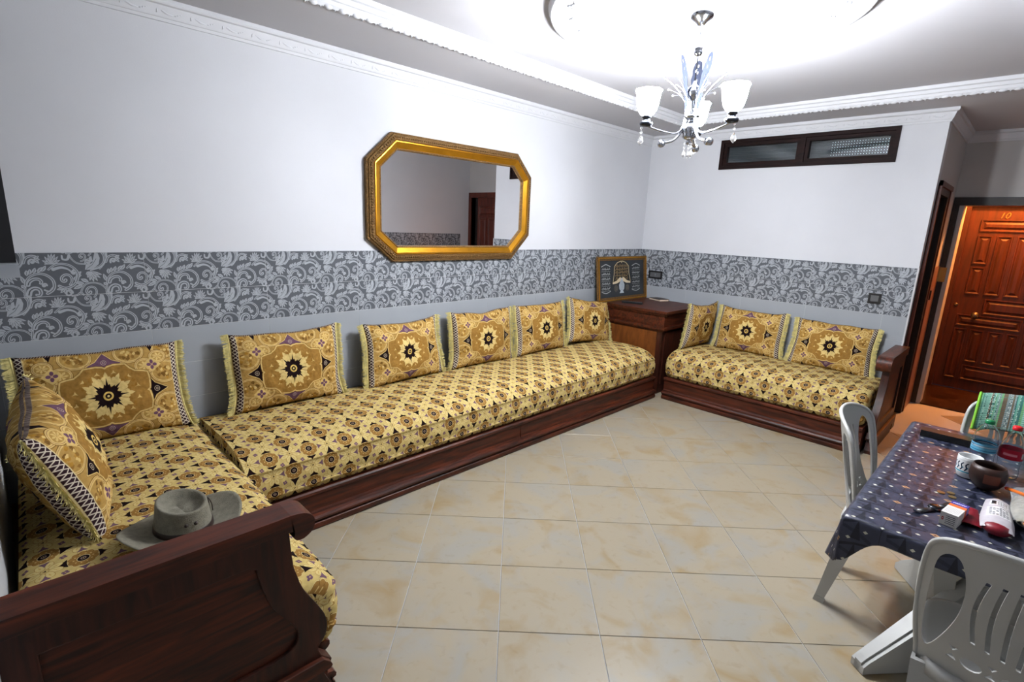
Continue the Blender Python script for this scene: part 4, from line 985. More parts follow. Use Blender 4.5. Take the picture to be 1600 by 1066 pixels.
# ------------------------------------------------------------------ cushions
def cushion(c, right, lean, label, W=.645, H=.455, T=.075, roll=0.0, seed=0, face=None, sag=0.0, bend=0.0):
    """c: middle of the lower edge; right: horizontal direction of the width; lean: backwards tilt; front faces right x up"""
    nx, ny = 36, 26; V = []; uv = []; F = []
    r = Vector(right).normalized(); n = Vector((r.y, -r.x, 0)); up = (Vector((0, 0, 1))*math.cos(lean)-n*math.sin(lean)); nn = (n*math.cos(lean)+Vector((0, 0, 1))*math.sin(lean))
    R3 = Matrix((r, up, nn)).transposed() @ Matrix.Rotation(roll, 3, 'Z')
    def P(u, v, s):
        a, b = 2*u-1, 2*v-1
        th = T*((1-abs(a)**2.6)**.55)*((1-abs(b)**2.6)**.55) if abs(a) < 1 and abs(b) < 1 else 0
        x = a*W/2*(1-.055*(1-b*b)*abs(a)**3*0-.03*(1-abs(b)**2)*(abs(a)**4)); y = b*H/2*(1-.07*(1-a*a)*(abs(b)**4))
        wr = mnoise.noise((a*2.2+seed*5.1, b*2.0, seed)); w2 = mnoise.noise((a*5+seed*3.3, b*7, seed+9)); w3 = mnoise.noise((a*1.2+seed*2, 4.4, b*9+seed))
        e = (1-a**4)*(1-b**4); z = s*(th+e*(.010*wr+.006*w2+.007*w3))-bend*a*a
        q1 = mnoise.noise((seed*7.7, b*1.1, 2)); q2 = mnoise.noise((a*1.6+3, seed*4.1, 5))
        x += (.014*q1*abs(a)+.022*abs(a)**6*((1-b)/2)**5)*(1 if a > 0 else -1); y += .020*q2*(b+1)/2+.010*(abs(a)**3)*(b+1)/2; z += sag*math.sin((b+1)*PI/2)*.6
        return Vector((x, y+H/2, z))
    for s in (1, -1):
        base = len(V)
        for j in range(ny+1):
            for i in range(nx+1): V.append(P(i/nx, j/ny, s))
        for j in range(ny):
            for i in range(nx):
                q = [base+j*(nx+1)+i, base+j*(nx+1)+i+1, base+(j+1)*(nx+1)+i+1, base+(j+1)*(nx+1)+i]
                if s < 0: q = q[::-1]
                F.append(tuple(q))
                for t in q:
                    t -= base; uv.append(((t % (nx+1))/nx, (t//(nx+1))/ny))
    o = me_obj('cushion', V, F, M_cushion, None, uv, smooth=True)
    bm = bmesh.new(); bm.from_mesh(o.data); bmesh.ops.remove_doubles(bm, verts=bm.verts[:], dist=.0004); bm.to_mesh(o.data); bm.free()
    # fringe: hanging threads along both short ends
    FV, FF = [], []; rn = random.Random(seed)
    for sd in (0, 1):
        for L in range(3):
            for k in range(104):
                v = min(1, max(0, (k+rn.random())/104)); p = P(sd*.9999, v, 1); sg = 1 if sd else -1
                d = Vector((sg*(.034+rn.uniform(-.005, .007)), rn.uniform(-.010, .010)-.005+.006*math.sin(v*40+seed), rn.uniform(-.010, .010)+(L-1)*.007))
                t = Vector((0, .0022, 0)); zt = Vector((0, 0, .0012)); b0 = len(FV)
                FV += [p-t-zt, p+t+zt, p+d*.55+t+zt+Vector((0, 0, .002)), p+d*.55-t-zt+Vector((0, 0, .002)), p+d+t*.7, p+d-t*.7]
                FF += [(b0, b0+1, b0+2, b0+3), (b0+3, b0+2, b0+4, b0+5)]
    fr = me_obj('fringe', FV, FF, M_fringe, o); tag(fr, kind='stuff')
    # cord along the fringe root
    for sd in (0, 1):
        bm = bmesh.new(); tube(bm, [P(sd*.9999, v/16, 1)+Vector(((1 if sd else -1)*.002, 0, 0)) for v in range(17)], .0045, 6)
        bm_obj('fringe_cord', bm, M_fringe, o, smooth=True)
    o.matrix_world = Matrix.Translation(c) @ R3.to_4x4()
    tag(o, label, 'cushion', 'fringed gold brocade cushions on the sofas'); return o
X1, Y1 = (1, 0, 0), (0, -1, 0)
cushion((-5.085, -.150, .488), (1, .01, 0), .17, 'fringed gold cushion against the damask tiles in the far left corner', roll=-.015, seed=1, H=.47, W=.66)
cushion((-4.175, -.145, .478), X1, .13, 'fringed gold cushion standing alone, left of the others on the long sofa', roll=-.01, seed=2, W=.655, H=.475)
cushion((-3.325, -.150, .474), (1, .03, 0), .15, 'fringed gold cushion under the mirror\'s left part, right of the lone cushion', roll=.02, seed=3, W=.63, H=.45)
cushion((-2.560, -.140, .470), X1, .12, 'fringed gold cushion under the middle of the mirror', roll=-.02, seed=4, W=.66, H=.465)
cushion((-1.835, -.150, .474), (1, .02, 0), .14, 'fringed gold cushion just right of the mirror, second from the corner cabinet', roll=.0, seed=5, W=.66)
cushion((-1.120, -.175, .478), (1, -.04, 0), .22, 'fringed gold cushion nearest the corner cabinet on the long sofa, slanting', roll=-.12, seed=6, W=.62)
cushion((-.330, -.935, .482), (-1, .0, 0), .10, 'fringed gold cushion propped against the right side of the corner cabinet', roll=.02, seed=7, W=.60)
cushion((-.150, -1.375, .470), (-.02, -1, 0), .18, 'fringed gold cushion in the middle of the right sofa', roll=.0, seed=8, W=.63, H=.44)
cushion((-.155, -2.110, .462), (.0, -1, 0), .22, 'fringed gold cushion under the black switch, nearest the hall', roll=-.01, seed=9, W=.64, H=.44)
cushion((-5.225, -.800, .488), (.08, 1, 0), .34, 'rumpled fringed gold cushion slumped against the left wall', roll=.08, seed=10, W=.66, H=.48, T=.108)

# ------------------------------------------------------------------ corner cabinet and what stands on it
cab = empty('corner_cabinet', (-.40, -.41, 0), label='square red-brown corner cabinet between the two sofas', cat='cabinet')
def loc(o, t):    # keep world coordinates under a moved empty
    o.matrix_parent_inverse = Matrix.Translation(t.location).inverted(); return o
def cbox(n, *a, m=M_redwood, b=.003, par=cab): return loc(box(n, *a, m, par, bevel=b), par)
cbox('body', -.745, -.01, -.775, -.01, 0, .66, m=M_redwood_z)
bm = bmesh.new(); bx(bm, -.800, -.009, -.835, -.009, .838, .865); loc(bm_obj('top', bm, M_redwood, cab, bevel=.008, seg=3), cab)
cbox('top_moulding', -.783, -.01, -.817, -.01, .818, .838, b=.006)
cbox('frieze', -.765, -.01, -.798, -.01, .700, .818)
cbox('frieze_moulding', -.785, -.01, -.818, -.01, .675, .700, b=.007)
cbox('lower_moulding', -.765, -.01, -.797, -.01, .655, .675, b=.006)
cbox('side_panel', -.752, -.745, -.720, -.06, .10, .645, m=M_cabpanel)
cbox('frieze_panel', -.771, -.765, -.74, -.06, .722, .802, b=.004)
cbox('right_panel', -.69, -.06, -.783, -.775, .10, .64, m=M_redwood_z)

pic = empty('calligraphy_picture', (-.48, -.105, .866), label='framed dark calligraphy picture with an open book, standing on the corner cabinet', cat='picture')
pic.rotation_euler = (-.115, 0, 0)
def lay(name, m, parent, d0, d1, y0, y1, bev=.003):
    W, H = .475, .485
    bm = bmesh.new()
    for b in ((-W+d0, W-d0, y0, y1, d0, d1), (-W+d0, W-d0, y0, y1, H-d1, H-d0), (-W+d0, -W+d1, y0, y1, d1, H-d1), (W-d1, W-d0, y0, y1, d1, H-d1)): bx(bm, *b)
    return bm_obj(name, bm, m, parent, bevel=bev, seg=1)
lay('frame', M_oldgold, pic, 0, .030, -.022, .0)
lay('gilt_band', M_gold, pic, .012, .022, -.027, -.021, .002)
lay('inner_frame', M_oldgold, pic, .030, .045, -.016, -.004)
me_obj('print', [(-.432, -.008, .043), (.432, -.008, .043), (.432, -.008, .442), (-.432, -.008, .442)], [(0, 1, 2, 3)], M_art, pic, uvs=[(0, 0), (1, 0), (1, 1), (0, 1)])
box('backing', -.470, .470, -.004, .0, .005, .480, M_dark, pic)

bk = empty('book', (-.085, -.33, .8655), -.35, label='thin dark book with pale page edges lying on the corner cabinet', cat='book')
box('pages', -.062, .062, -.092, .088, .003, .019, M_paper, bk); box('cover', -.066, .066, -.095, .092, .019, .022, M_cover, bk); box('cover', -.066, .066, -.095, .092, 0, .003, M_cover, bk); box('spine', .0625, .066, -.095, .092, .003, .019, M_cover, bk)
rc = empty('remote_control', (-.60, -.31, .8655), .35, label='black remote control lying on the corner cabinet in front of the picture', cat='remote control')
box('case', -.024, .024, -.11, .11, 0, .020, M_black, rc, bevel=.006)
bm = bmesh.new()
for i in range(3):
    for j in range(8): bx(bm, -.016+i*.013, -.009+i*.013, -.09+j*.021, -.079+j*.021, .0195, .0215)
tag(bm_obj('buttons', bm, M_cream, rc), kind='stuff')

# ------------------------------------------------------------------ hat on the left mattress
hat = empty('hat', (-5.022, -1.272, .505), .25, label='faded grey-green canvas hat with a dark band on the left mattress', cat='hat')
V, F = [], []; n = 48
def hatp(a, t):
    c, s = math.cos(a), math.sin(a)
    if t <= 1:       # brim from outside inwards
        rx, ry = .198*(1-t)+.088*t, .172*(1-t)+.102*t; z = .012+(1-t)**1.6*(.045*abs(c)**3-.004*abs(s)); return (rx*c, ry*s, z)
    if t <= 2:       # crown wall
        q = t-1; rx, ry = .088*(1-q)+.074*q, .102*(1-q)+.092*q; return (rx*c, ry*s, .012+.098*q+.008*q*s)
    q = t-2          # pinched top
    rx, ry = .074*(1-q), .092*(1-q); dent = -.038*math.sin(min(1, q*1.6)*PI/2)*(1-.25*abs(c)); rim = .006*math.sin(min(1, q*5)*PI)
    return (rx*c, ry*s, .110+dent+rim+.008*s*(1-q))
ts = [0, .1, .25, .45, .65, .85, .97, 1.0, 1.03, 1.2, 1.5, 1.8, 1.95, 2.0, 2.04, 2.10, 2.2, 2.35, 2.5, 2.7, 2.9]
for t in ts:
    for k in range(n): V.append(hatp(2*PI*k/n, t))
for i in range(len(ts)-1):
    for k in range(n): F.append((i*n+k, i*n+(k+1) % n, (i+1)*n+(k+1) % n, (i+1)*n+k))
F.append(tuple((len(ts)-1)*n+k for k in range(n)))
o = me_obj('shell', V, F, M_felt, hat, smooth=True); md = o.modifiers.new('thick', 'SOLIDIFY'); md.thickness = .0025; md.offset = 1
V, F = [], []
for z, e in ((.012, .0035), (.014, .005), (.032, .005), (.034, .0035)):
    for k in range(n):
        a = 2*PI*k/n; q = (z-.012)/.098; V.append(((.088*(1-q)+.074*q+e)*math.cos(a), (.102*(1-q)+.092*q+e)*math.sin(a), z))
for i in range(3):
    for k in range(n): F.append((i*n+k, i*n+(k+1) % n, (i+1)*n+(k+1) % n, (i+1)*n+k))
me_obj('band', V, F, M_band, hat, smooth=True)
for a in (-1.99, -1.64):
    bm = bmesh.new(); x, y = .0835*math.cos(a), .0995*math.sin(a)
    sphere(bm, (x, y, .062), .0062, 10, 1); bm_obj('eyelet', bm, M_band, hat, smooth=True)
bm = bmesh.new(); tube(bm, spline([(.086, .0, .034), (.096, .002, .05), (.092, .0, .085), (.099, -.01, .06), (.100, -.012, .03)], 4), .0018, 6); bm_obj('cord', bm, M_band, hat, smooth=True)

# ------------------------------------------------------------------ white plastic table with a vinyl cloth
X0, X1t, Y0, Y1t, TZ = -3.415, -2.065, -3.86, -2.990, .715
TCX, TCY = (X0+X1t)/2, (Y0+Y1t)/2
tb = empty('table', (TCX, TCY, 0), label='white plastic pedestal table under the dark blue vinyl cloth', cat='table')
hw, hd = (X1t-X0)/2, (Y1t-Y0)/2
bm = bmesh.new(); bx(bm, -hw, hw, -hd, hd, TZ-.020, TZ-.003); bx(bm, -hw, hw, hd-.012, hd, TZ-.058, TZ-.020); bx(bm, -hw, hw, -hd, -hd+.012, TZ-.058, TZ-.020); bx(bm, -hw, -hw+.012, -hd+.012, hd-.012, TZ-.058, TZ-.020); bx(bm, hw-.012, hw, -hd+.012, hd-.012, TZ-.058, TZ-.020)
bm_obj('tabletop', bm, M_white, tb, bevel=.003, seg=1)
bm = bmesh.new()
for z0, z1, a, b in ((.05, .40, .17, .085), (.40, TZ-.02, .085, .15)):
    P0 = [(sx*a*1.3, sy*a*.8, z0) for sx, sy in ((-1, -1), (1, -1), (1, 1), (-1, 1))]; P1 = [(sx*b*1.3, sy*b*.8, z1) for sx, sy in ((-1, -1), (1, -1), (1, 1), (-1, 1))]
    v = [bm.verts.new(p) for p in P0+P1]
    for f in ((3, 2, 1, 0), (4, 5, 6, 7), (0, 1, 5, 4), (1, 2, 6, 5), (2, 3, 7, 6), (3, 0, 4, 7)): bm.faces.new([v[i] for i in f])
bm_obj('pedestal', bm, M_white, tb, bevel=.01)
for sx in (-1, 1):
    for sy in (-1, 1):
        d = Vector((sx*.455, sy*.345, 0)); L = d.length; u = d.normalized(); p = Vector((-u.y, u.x, 0))
        bm = bmesh.new()
        for w0, w1, zo in ((.040, .030, 0), (.022, .015, .010)):
            sec = []
            for t, zt, wd in ((.08, .40, w0), (L*.55, .235, w0), (L-.02, .052, w1), (L, .034, w1)):
                for s_, z in ((-1, .004 if t > L*.5 else .12), (1, .004 if t > L*.5 else .12), (1, zt+zo), (-1, zt+zo)):
                    q = u*t+p*(s_*wd); sec.append(bm.verts.new((q.x, q.y, z if z < .13 and s_ and (z in (.004, .12)) else zt+zo)))
            for i in range(3):
                for k in range(4): bm.faces.new((sec[i*4+k], sec[i*4+(k+1) % 4], sec[i*4+4+(k+1) % 4], sec[i*4+4+k]))
            bm.faces.new(sec[0:4][::-1]); bm.faces.new(sec[12:16])
        bm_obj('foot', bm, M_white, tb, bevel=.004)
# cloth: overhang short along the edges, long at the corners
def cloth_mesh():
    ax, ay = hw+.006, hd+.006; NX, NY = 84, 60; ov = .17
    us = [-ax-ov*(1-k/10) for k in range(10)]+list(np.linspace(-ax, ax, NX))+[ax+ov*(k+1)/10 for k in range(10)]
    vs = [-ay-ov*(1-k/10) for k in range(10)]+list(np.linspace(-ay, ay, NY))+[ay+ov*(k+1)/10 for k in range(10)]
    V, UV = [], []
    for v in vs:
        for u in us:
            ou, ovv = max(0, abs(u)-ax), max(0, abs(v)-ay); su, sv = (1 if u > 0 else -1), (1 if v > 0 else -1)
            cu, cv = ax-min(abs(u), ax), ay-min(abs(v), ay)
            # scale the strip so that the hem is short away from corners
            hx = .055+.02*math.sin(v*9)*.5+.12*math.exp(-(cv/.065)**2); hy = .055+.02*math.sin(u*8)*.5+.12*math.exp(-(cu/.065)**2)
            lu, lv = ou/ov*hx, ovv/ov*hy; l = math.hypot(lu, lv)
            if lu > 0 and lv > 0: l = min(math.hypot(lu, lv), .175)
            r = .012; drop = 0; outw = 0
            if l > 0:
                th = min(l/r, PI/2); outw = r*math.sin(th); drop = r*(1-math.cos(th))+max(0, l-r*PI/2); outw += max(0, l-r*PI/2)*.10
            bu, bv = min(abs(u), ax), min(abs(v), ay)
            k = l if l > 0 else 1
            x = su*(bu+outw*(lu/k)); y = sv*(bv+outw*(lv/k))
            if lu > 0 and lv > 0:   # corner flap folded: sides drawn together
                f = .55; x = su*(bu+outw*.7); y = sv*(bv+outw*.7); spread = (lu-lv)/(lu+lv); x += su*spread*.022*(l/.155); y -= sv*spread*.022*(l/.155)
            wv = .0018*mnoise.noise((u*5, v*5, 1.3))+.0012*math.sin(u*23+v*4)*math.exp(-(cv/.2)**2)
            V.append((x, y, TZ+.0035-drop+(wv+.001 if l == 0 else 0)))
            UV.append((((su*(bu+lu))+.033)/.163, ((sv*(bv+lv))-.337)/.127))
    n = len(us); F = [(j*n+i, j*n+i+1, (j+1)*n+i+1, (j+1)*n+i) for j in range(len(vs)-1) for i in range(n-1)]
    uv = [UV[t] for f in F for t in f]
    o = me_obj('tablecloth', V, F, M_cloth, None, uv, smooth=True); o.location = (TCX, TCY, 0)
    md = o.modifiers.new('thick', 'SOLIDIFY'); md.thickness = .0012; md.offset = 1
    return tag(o, 'dark blue vinyl tablecloth printed with zigzags and small diamonds', 'tablecloth')
cloth_mesh()
TT = TZ+.0075

# ------------------------------------------------------------------ moulded plastic chairs
def make_chair(label):
    t = empty('plastic_chair', label=label, cat='chair', group='white plastic chairs round the table')
    out = [(-.200, .400)] + [(-x, z) for x, z in spline([(.205, .45), (.222, .55), (.230, .66), (.230, .76), (.222, .815), (.196, .848), (.14, .872), (.07, .884), (0, .888)], 4)]
    out = out + [(-p[0], p[1]) for p in out[-2::-1]]
    hole = [tuple(p) for p in spline([(.200, .50), (.207, .60), (.208, .70), (.204, .775), (.190, .808), (.168, .818), (.150, .800), (.136, .750), (.132, .690), (.138, .620), (.158, .540), (.182, .478)], 3, True)]
    holes = [hole, [(-p[0], p[1]) for p in hole[::-1]]]
    for x in (-.105, -.070, -.035, 0, .035, .070, .105):
        q = x/.105; L_, R_ = [], []
        for e_ in range(9):
            z = .558+.016*abs(q)+(.242-.030*abs(q))*e_/8; c_ = x*(1-.10*e_/8)+.010*q*math.sin(PI*e_/8)-.012*q*(1-e_/8)**2
            L_.append((c_-.0055, z)); R_.append((c_+.0055, z))
        holes.append(L_+R_[::-1])
    for x in (-.085, 0, .085):
        holes.append([(x+.024*math.cos(a*PI/6), .500+.019*math.sin(a*PI/6)+.0*a) for a in range(12)])
    for x in (-.127, -.043, .043, .127):
        holes.append([(x-.012, .488), (x+.012, .488), (x, .506)]); holes.append([(x-.012, .530), (x, .516), (x+.012, .530)])
    bm = panel2d(out, holes, cuts_x=[k*.023 for k in range(-10, 11) if k], cuts_y=[.42, .46, .5, .54, .58, .62, .66, .70, .74, .78, .81, .84, .86])
    def shp(u, v): return (u, -.200-.215*(v-.42)+.075*(abs(u)/.23)**2.2-.0*u, v)
    thicken(bm, shp, (0, .0075, 0), 1.0)
    bm_obj('backrest', bm, M_white, t, autos=.7)
    bm = bmesh.new()               # raised rim along the outline
    P = [Vector(shp(*p))+Vector((0, .004, 0)) for p in out]
    tube(bm, P, .0085, 6); bm_obj('rim', bm, M_white, t, smooth=True)
    # seat: rounded, dished plate with a skirt
    V, F = [], []; n = 40; rings = [(0, 0), (.35, 0), (.7, 0), (.88, 0), (.95, 0), (1, 0), (1.012, 1), (1.012, 2)]
    for q, s_ in rings:
        for k in range(n):
            a = 2*PI*k/n; c, s2 = math.cos(a), math.sin(a); e = 1/((abs(c)**5+abs(s2)**5)**.2)
            wx = .205+.018*s2*e; x, y = wx*c*e*max(q, .001), .215*s2*e*max(q, .001)+.01
            z = .430-.014*(1-min(1, q))**.8*(1-max(0, s2)*.3)-.006*max(0, s2)**2*q**4
            if s_: z -= (.012, .038)[s_-1]
            V.append((x, y, z))
    for i in range(len(rings)-1):
        for k in range(n): F.append((i*n+k, i*n+(k+1) % n, (i+1)*n+(k+1) % n, (i+1)*n+k))
    o = me_obj('seat', V, F, M_white, t, smooth=True); md = o.modifiers.new('thick', 'SOLIDIFY'); md.thickness = .005; md.offset = -1
    for sx in (-1, 1):
        for sy in (-1, 1):
            top = Vector((sx*(.196 if sy < 0 else .196), .178*sy+.012, .418)); foot = Vector((sx*(.178 if sy < 0 else .20), (-.235 if sy < 0 else .235), 0))
            bm = bmesh.new(); secs = []
            for t_ in (0, .15, .4, .7, .93, .94, 1):
                c = top.lerp(foot, t_); a, b = (.040*(1-t_)+.018*t_), (.040*(1-t_)+.019*t_)
                if t_ > .935: a += .004; b += .004
                L = [(-sx*a*1.5, sy*b*.1), (sx*a*.35, sy*b*.35-.0), (sx*a*.35, -sy*b*1.5), (sx*a*.22, -sy*b*1.5), (sx*a*.1, -sy*b*.1+0), (-sx*a*1.5, -sy*b*.15)]
                secs.append([bm.verts.new((c.x+x, c.y+y, c.z)) for x, y in L])
            for A, B in zip(secs, secs[1:]):
                for k in range(6): bm.faces.new((A[k], A[(k+1) % 6], B[(k+1) % 6], B[k]))
            bm.faces.new(secs[0][::-1]); bm.faces.new(secs[-1]); bm_obj('leg', bm, M_white, t, bevel=.0025, seg=2)
    return t
c1 = make_chair('white plastic chair on the open floor side of the table, seen edge-on')
c1.location = (-2.690, -3.075, 0); c1.rotation_euler = (0, 0, PI+.03)
c2 = copy_tree(c1); c2['label'] = 'white plastic chair in the foreground with its slotted back to the viewer'
c2.location = (-3.395, -3.445, 0); c2.rotation_euler = (0, 0, -PI/2)
c3 = copy_tree(c1); c3['label'] = 'white plastic chair at the far end of the table with a green towel on it'
c3.location = (-2.115, -3.400, 0); c3.rotation_euler = (0, 0, PI/2)

# towel over the far chair
V, UV = [], []; ny, ns = 30, 22
sec = [(-1.905, .735), (-1.900, .77), (-1.885, .82), (-1.868, .865), (-1.850, .892), (-1.832, .906), (-1.812, .910), (-1.790, .902), (-1.775, .885), (-1.768, .85), (-1.765, .80), (-1.762, .74), (-1.762, .70)]
S = spline(sec, 3)
for i, p in enumerate(S):
    for k in range(ny+1):
        y = -3.205-.40*k/ny; u = abs(y+3.40)/.23
        bend_ = .075*min(1.2, u)**2.2
        wz = .004*mnoise.noise((y*12, i*.12, 3)); sk = .012*math.sin(k*.5)*(.02*abs(i-18))
        V.append((p[0]-bend_*.75+wz, y+sk*.3, p[1]-.022*min(1.1, u)**2+wz))
        UV.append((k/ny*1.35, i*.09))
n = ny+1; F = [(i*n+k, i*n+k+1, (i+1)*n+k+1, (i+1)*n+k) for i in range(len(S)-1) for k in range(ny)]
o = me_obj('towel', V, F, M_towel, None, [UV[t] for f in F for t in f], smooth=True); md = o.modifiers.new('thick', 'SOLIDIFY'); md.thickness = .006
tag(o, 'green and teal striped woven towel hung over the far plastic chair', 'towel')
bm = bmesh.new(); tube(bm, [(V[i*n][0], V[i*n][1]+.003, V[i*n][2]) for i in range(0, len(S))], .006, 6); bm_obj('hem', bm, M_lime, o, smooth=True)

# ------------------------------------------------------------------ things on the table
def lab(name, x, y, label, cat, rz=0.0, z=TT): return empty(name, (x, y, z), rz, label=label, cat=cat)
t = lab('long_case', -2.265, -3.14, 'long black glossy case lying across the far end of the table', 'case', .03)
box('body', -.032, .032, -.108, .105, 0, .030, M_black, t, bevel=.006); box('flap', -.036, .030, -.150, -.108, .002, .024, M_black, t, bevel=.004); box('clasp', -.010, .010, -.128, -.124, .024, .026, M_chrome, t)
def bottle(name, x, y, prof, wallm, capm, labelm, lz, lr, cz, cr, label):
    t = lab(name, x, y, label, 'bottle')
    bm = bmesh.new(); inner = [(max(r-.0012, .0005), z) for r, z in prof[::-1]]
    lathe(bm, [(1e-5, prof[0][1])]+prof+inner+[(1e-5, prof[0][1]+.0015)], 32, cap=False); bm_obj('shell', bm, wallm, t, smooth=True)
    bm = bmesh.new(); lathe(bm, [(1e-5, cz-.0), (cr, cz), (cr*1.02, cz+.004), (cr, cz+.016), (cr*.85, cz+.019), (1e-5, cz+.0195)], 24, cap=False); bm_obj('cap', bm, capm, t, smooth=True)
    V, uv, F = [], [], []; n = 32
    for i, z in enumerate(lz):
        for k in range(n+1):
            a = 2*PI*k/n+2.2; V.append(((lr[i]+.0006)*math.cos(a), (lr[i]+.0006)*math.sin(a), z))
    m_ = len(lz)
    for i in range(m_-1):
        for k in range(n):
            f = (i*(n+1)+k, i*(n+1)+k+1, (i+1)*(n+1)+k+1, (i+1)*(n+1)+k); F.append(f)
            uv += [(k/n*2, i/(m_-1)), ((k+1)/n*2, i/(m_-1)), ((k+1)/n*2, (i+1)/(m_-1)), (k/n*2, (i+1)/(m_-1))]
    me_obj('label', V, F, labelm, t, uv, smooth=True); t.scale = (.92, .92, .80) if 'water' in name else (.92, .92, .84); return t
bottle('water_bottle', -2.600, -3.268, [(.030, .0), (.040, .004), (.043, .02), (.041, .03), (.043, .045), (.041, .06), (.043, .075), (.041, .09), (.0435, .11), (.0435, .165), (.041, .175), (.043, .19), (.040, .215), (.030, .240), (.016, .258), (.0135, .262), (.0135, .278)], M_pet, M_green, M_bluelabel, [.118, .140, .160], [.0437, .0437, .0437], .262, .0175, 'clear water bottle with a green cap and blue label')
bottle('soda_bottle', -2.570, -3.350, [(.026, .0), (.038, .004), (.040, .02), (.037, .06), (.040, .09), (.041, .10), (.041, .145), (.036, .170), (.024, .205), (.014, .232), (.0125, .238), (.0125, .252)], M_pet, M_redcap, M_redlabel, [.098, .122, .146], [.0414, .0414, .0414], .238, .0165, 'clear plastic bottle with a red cap and wide red label')
t = lab('mug', -2.700, -3.240, 'white mug with a dark blue painted pattern beside the clay bowl', 'mug')
bm = bmesh.new(); lathe(bm, [(1e-5, 0), (.030, 0), (.034, .004), (.038, .03), (.040, .085), (.0385, .087), (.0365, .083), (.034, .03), (.030, .008), (1e-5, .007)], 28, cap=False); bm_obj('body', bm, M_cup, t, smooth=True)
V, uv, F = [], [], []; n = 28
for i, (r, z) in enumerate(((.0385, .022), (.0398, .050), (.0408, .076))):
    for k in range(n+1): V.append((r*math.cos(2*PI*k/n), r*math.sin(2*PI*k/n), z))
for i in range(2):
    for k in range(n): F.append((i*(n+1)+k, i*(n+1)+k+1, (i+1)*(n+1)+k+1, (i+1)*(n+1)+k)); uv += [(k/n, i/2), ((k+1)/n, i/2), ((k+1)/n, (i+1)/2), (k/n, (i+1)/2)]
me_obj('painted_band', V, F, M_cupband, t, uv, smooth=True)
t = lab('clay_bowl', -2.785, -3.300, 'round brown clay bowl with a carved lighter patch', 'bowl')
bm = bmesh.new(); lathe(bm, [(1e-5, 0), (.022, .0), (.038, .012), (.052, .034), (.0565, .056), (.054, .080), (.048, .098), (.045, .097), (.050, .078), (.052, .058), (.047, .036), (.034, .016), (1e-5, .010)], 36, cap=False); bm_obj('body', bm, M_clay, t, smooth=True)
bm = bmesh.new(); lathe(bm, [(.0548, .038), (.0574, .056), (.0562, .074)], 36, cap=False)
bmesh.ops.delete(bm, geom=[f for f in bm.faces if not (abs(math.atan2(f.calc_center_median().y, f.calc_center_median().x)+PI-.35) < .42 or abs(math.atan2(f.calc_center_median().y, f.calc_center_median().x)-PI+.0) < .2)], context='FACES'); bm_obj('carved_patch', bm, M_claylight, t, smooth=True)
t = lab('carton', -3.185, -3.243, 'small white, orange and violet medicine carton', 'box', PI/2-.13)
V = [(-.023, -.062, 0), (.023, -.062, 0), (.023, .062, 0), (-.023, .062, 0), (-.023, -.062, .045), (.023, -.062, .045), (.023, .062, .045), (-.023, .062, .045)]
# local y points to -x of the room; the top face carries the print with the violet end away from the viewer
t.rotation_euler = (0, 0, -PI/2-.16)
me_obj('sleeve', V, [(4, 5, 6, 7), (0, 4, 7, 3), (1, 2, 6, 5), (0, 3, 2, 1)], M_carton, t, uvs=[(0, 0), (1, 0), (1, 1), (0, 1), (1, 0), (0, 0), (0, 1), (1, 1), (0, 0), (0, 1), (1, 1), (1, 0), (0, 0), (0, 1), (1, 1), (1, 0)])
me_obj('end_flap', [V[0], V[1], V[5], V[4]], [(0, 1, 2, 3)], M_cartonend, t, uvs=[(0, 0), (1, 0), (1, 1), (0, 1)])
me_obj('end_flap', [V[2], V[3], V[7], V[6]], [(0, 1, 2, 3)], M_cartonend, t, uvs=[(0, 0), (1, 0), (1, 1), (0, 1)])
def blob(name, pts, hgt, m, parent, seed=0, nz=.004, uvm=False):
    """a soft flat packet: outline pts filled as a grid between two long sides"""
    A, B = pts; nu, nv = 14, 16; V, F, uv = [], [], []
    a, b = spline(A, 6), spline(B, 6); m_ = min(len(a), len(b))
    for s in (1, -1):
        base = len(V)
        for i in range(m_):
            for k in range(nu+1):
                v = k/nu; p = a[i]*(1-v)+b[i]*v; e = max(0, math.sin(PI*v))**.6*max(0.02, math.sin(PI*min(1, max(0, (i+.3)/(m_-.4)))))**.35
                z = hgt*.5*(1+s*e)+(nz*mnoise.noise((p[0]*40, p[1]*40, seed)) if s > 0 else 0)*e; V.append((p[0], p[1], max(0.0002, z) if s > 0 else hgt*.5*(1-e)))
        for i in range(m_-1):
            for k in range(nu):
                q = (base+i*(nu+1)+k, base+i*(nu+1)+k+1, base+(i+1)*(nu+1)+k+1, base+(i+1)*(nu+1)+k)
                F.append(q if s > 0 else q[::-1]); r = [((t-base) % (nu+1)/nu, (t-base)//(nu+1)/(m_-1)) for t in (q if s > 0 else q[::-1])]; uv += r
    return me_obj(name, V, F, m, parent, uv, smooth=True)
t = lab('red_wrapper', -3.12, -3.290, 'crumpled dark red wrapper between carton and clear bags', 'wrapper')
blob('body', ([(-.075, .030), (-.02, .028), (.07, .026)], [(-.075, -.026), (-.02, -.020), (.07, -.008)]), .018, M_crimson, t, 3, .006)
t = lab('snack_bag', -3.085, -3.340, 'long clear snack bag with white labels and dark red contents', 'bag')
blob('wrap', ([(-.13, .030), (-.05, .036), (.05, .034), (.125, .030)], [(-.13, -.052), (-.05, -.050), (.05, -.040), (.125, -.034)]), .050, M_baglabel, t, 5, .005)
bm = bmesh.new(); sphere(bm, (0, 0, 0), 1, 20); 
for v in bm.verts: v.co = Vector((-.112+v.co.x*.030, -.010+v.co.y*.037, .024+v.co.z*.020))
bm_obj('contents', bm, M_crimson, t, smooth=True)
t = lab('bread_bag', -2.975, -3.415, 'clear bag of pale bread closed by an orange clip', 'bag')
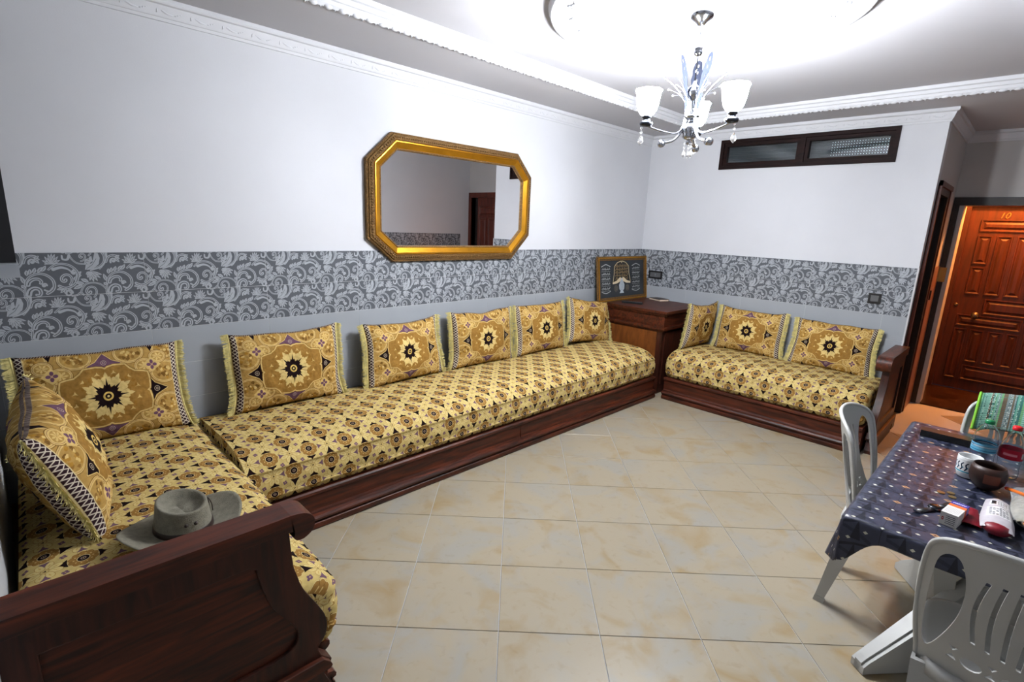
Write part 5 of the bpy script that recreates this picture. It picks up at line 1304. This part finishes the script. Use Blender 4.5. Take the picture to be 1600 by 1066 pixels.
blob('contents', ([(-.12, .022), (-.04, .036), (.05, .034), (.10, .026)], [(-.12, -.05), (-.04, -.065), (.05, -.06), (.10, -.04)]), .060, M_bread, t, 8, .014)
blob('wrap', ([(-.13, .030), (-.04, .044), (.06, .042), (.17, .050)], [(-.13, -.06), (-.04, -.075), (.06, -.07), (.17, -.01)]), .072, M_clear, t, 9, .008)
bm = bmesh.new(); tube(bm, [(.165, .052, .034), (.05, .012, .068), (-.03, -.02, .076)], .006, 8, flat=1.4); bm_obj('clip', bm, M_orange, t, smooth=True)
bm = bmesh.new(); sphere(bm, (.172, .054, .032), .010, 8, .7); bm_obj('clip_end', bm, M_redcap, t, smooth=True)
t = lab('wristwatch', -3.135, -3.190, 'black wristwatch with its strap spread out beside the carton', 'watch', -.35)
bm = bmesh.new(); tube(bm, [(-.085, .012, .004), (-.05, .006, .006), (-.02, 0, .007)], .011, 8, flat=1.0)
for v in bm.verts: v.co.z = v.co.z*.3+.002
bm_obj('strap', bm, M_black, t, smooth=True)
bm = bmesh.new(); tube(bm, [(.02, 0, .007), (.05, -.006, .008), (.085, -.004, .006)], .012, 8, flat=1.0)
for v in bm.verts: v.co.z = v.co.z*.3+.002
bm_obj('strap', bm, M_black, t, smooth=True)
bm = bmesh.new(); lathe(bm, [(1e-5, 0), (.020, 0), (.022, .004), (.020, .010), (.017, .011), (1e-5, .0105)], 24, cap=False); bm_obj('case', bm, M_chrome2, t, smooth=True)
box('buckle', -.092, -.083, .002, .022, .001, .006, M_chrome, t, bevel=.001)
for (x, y), l in zip(((-2.962, -3.188), (-2.940, -3.215), (-2.975, -3.222)), ('brass coin lying nearest the tablecloth\'s middle line, left of the other two', 'brass coin farthest from the viewer of the three beside the carton', 'brass coin nearest the violet end of the carton')):
    bm = bmesh.new(); lathe(bm, [(1e-5, 0), (.012, 0), (.0122, .001), (.012, .002), (1e-5, .002)], 20, cap=False)
    o = bm_obj('coin', bm, M_coin, smooth=False); o.location = (x, y, TT); tag(o, l, 'coin', 'coins on the tablecloth')
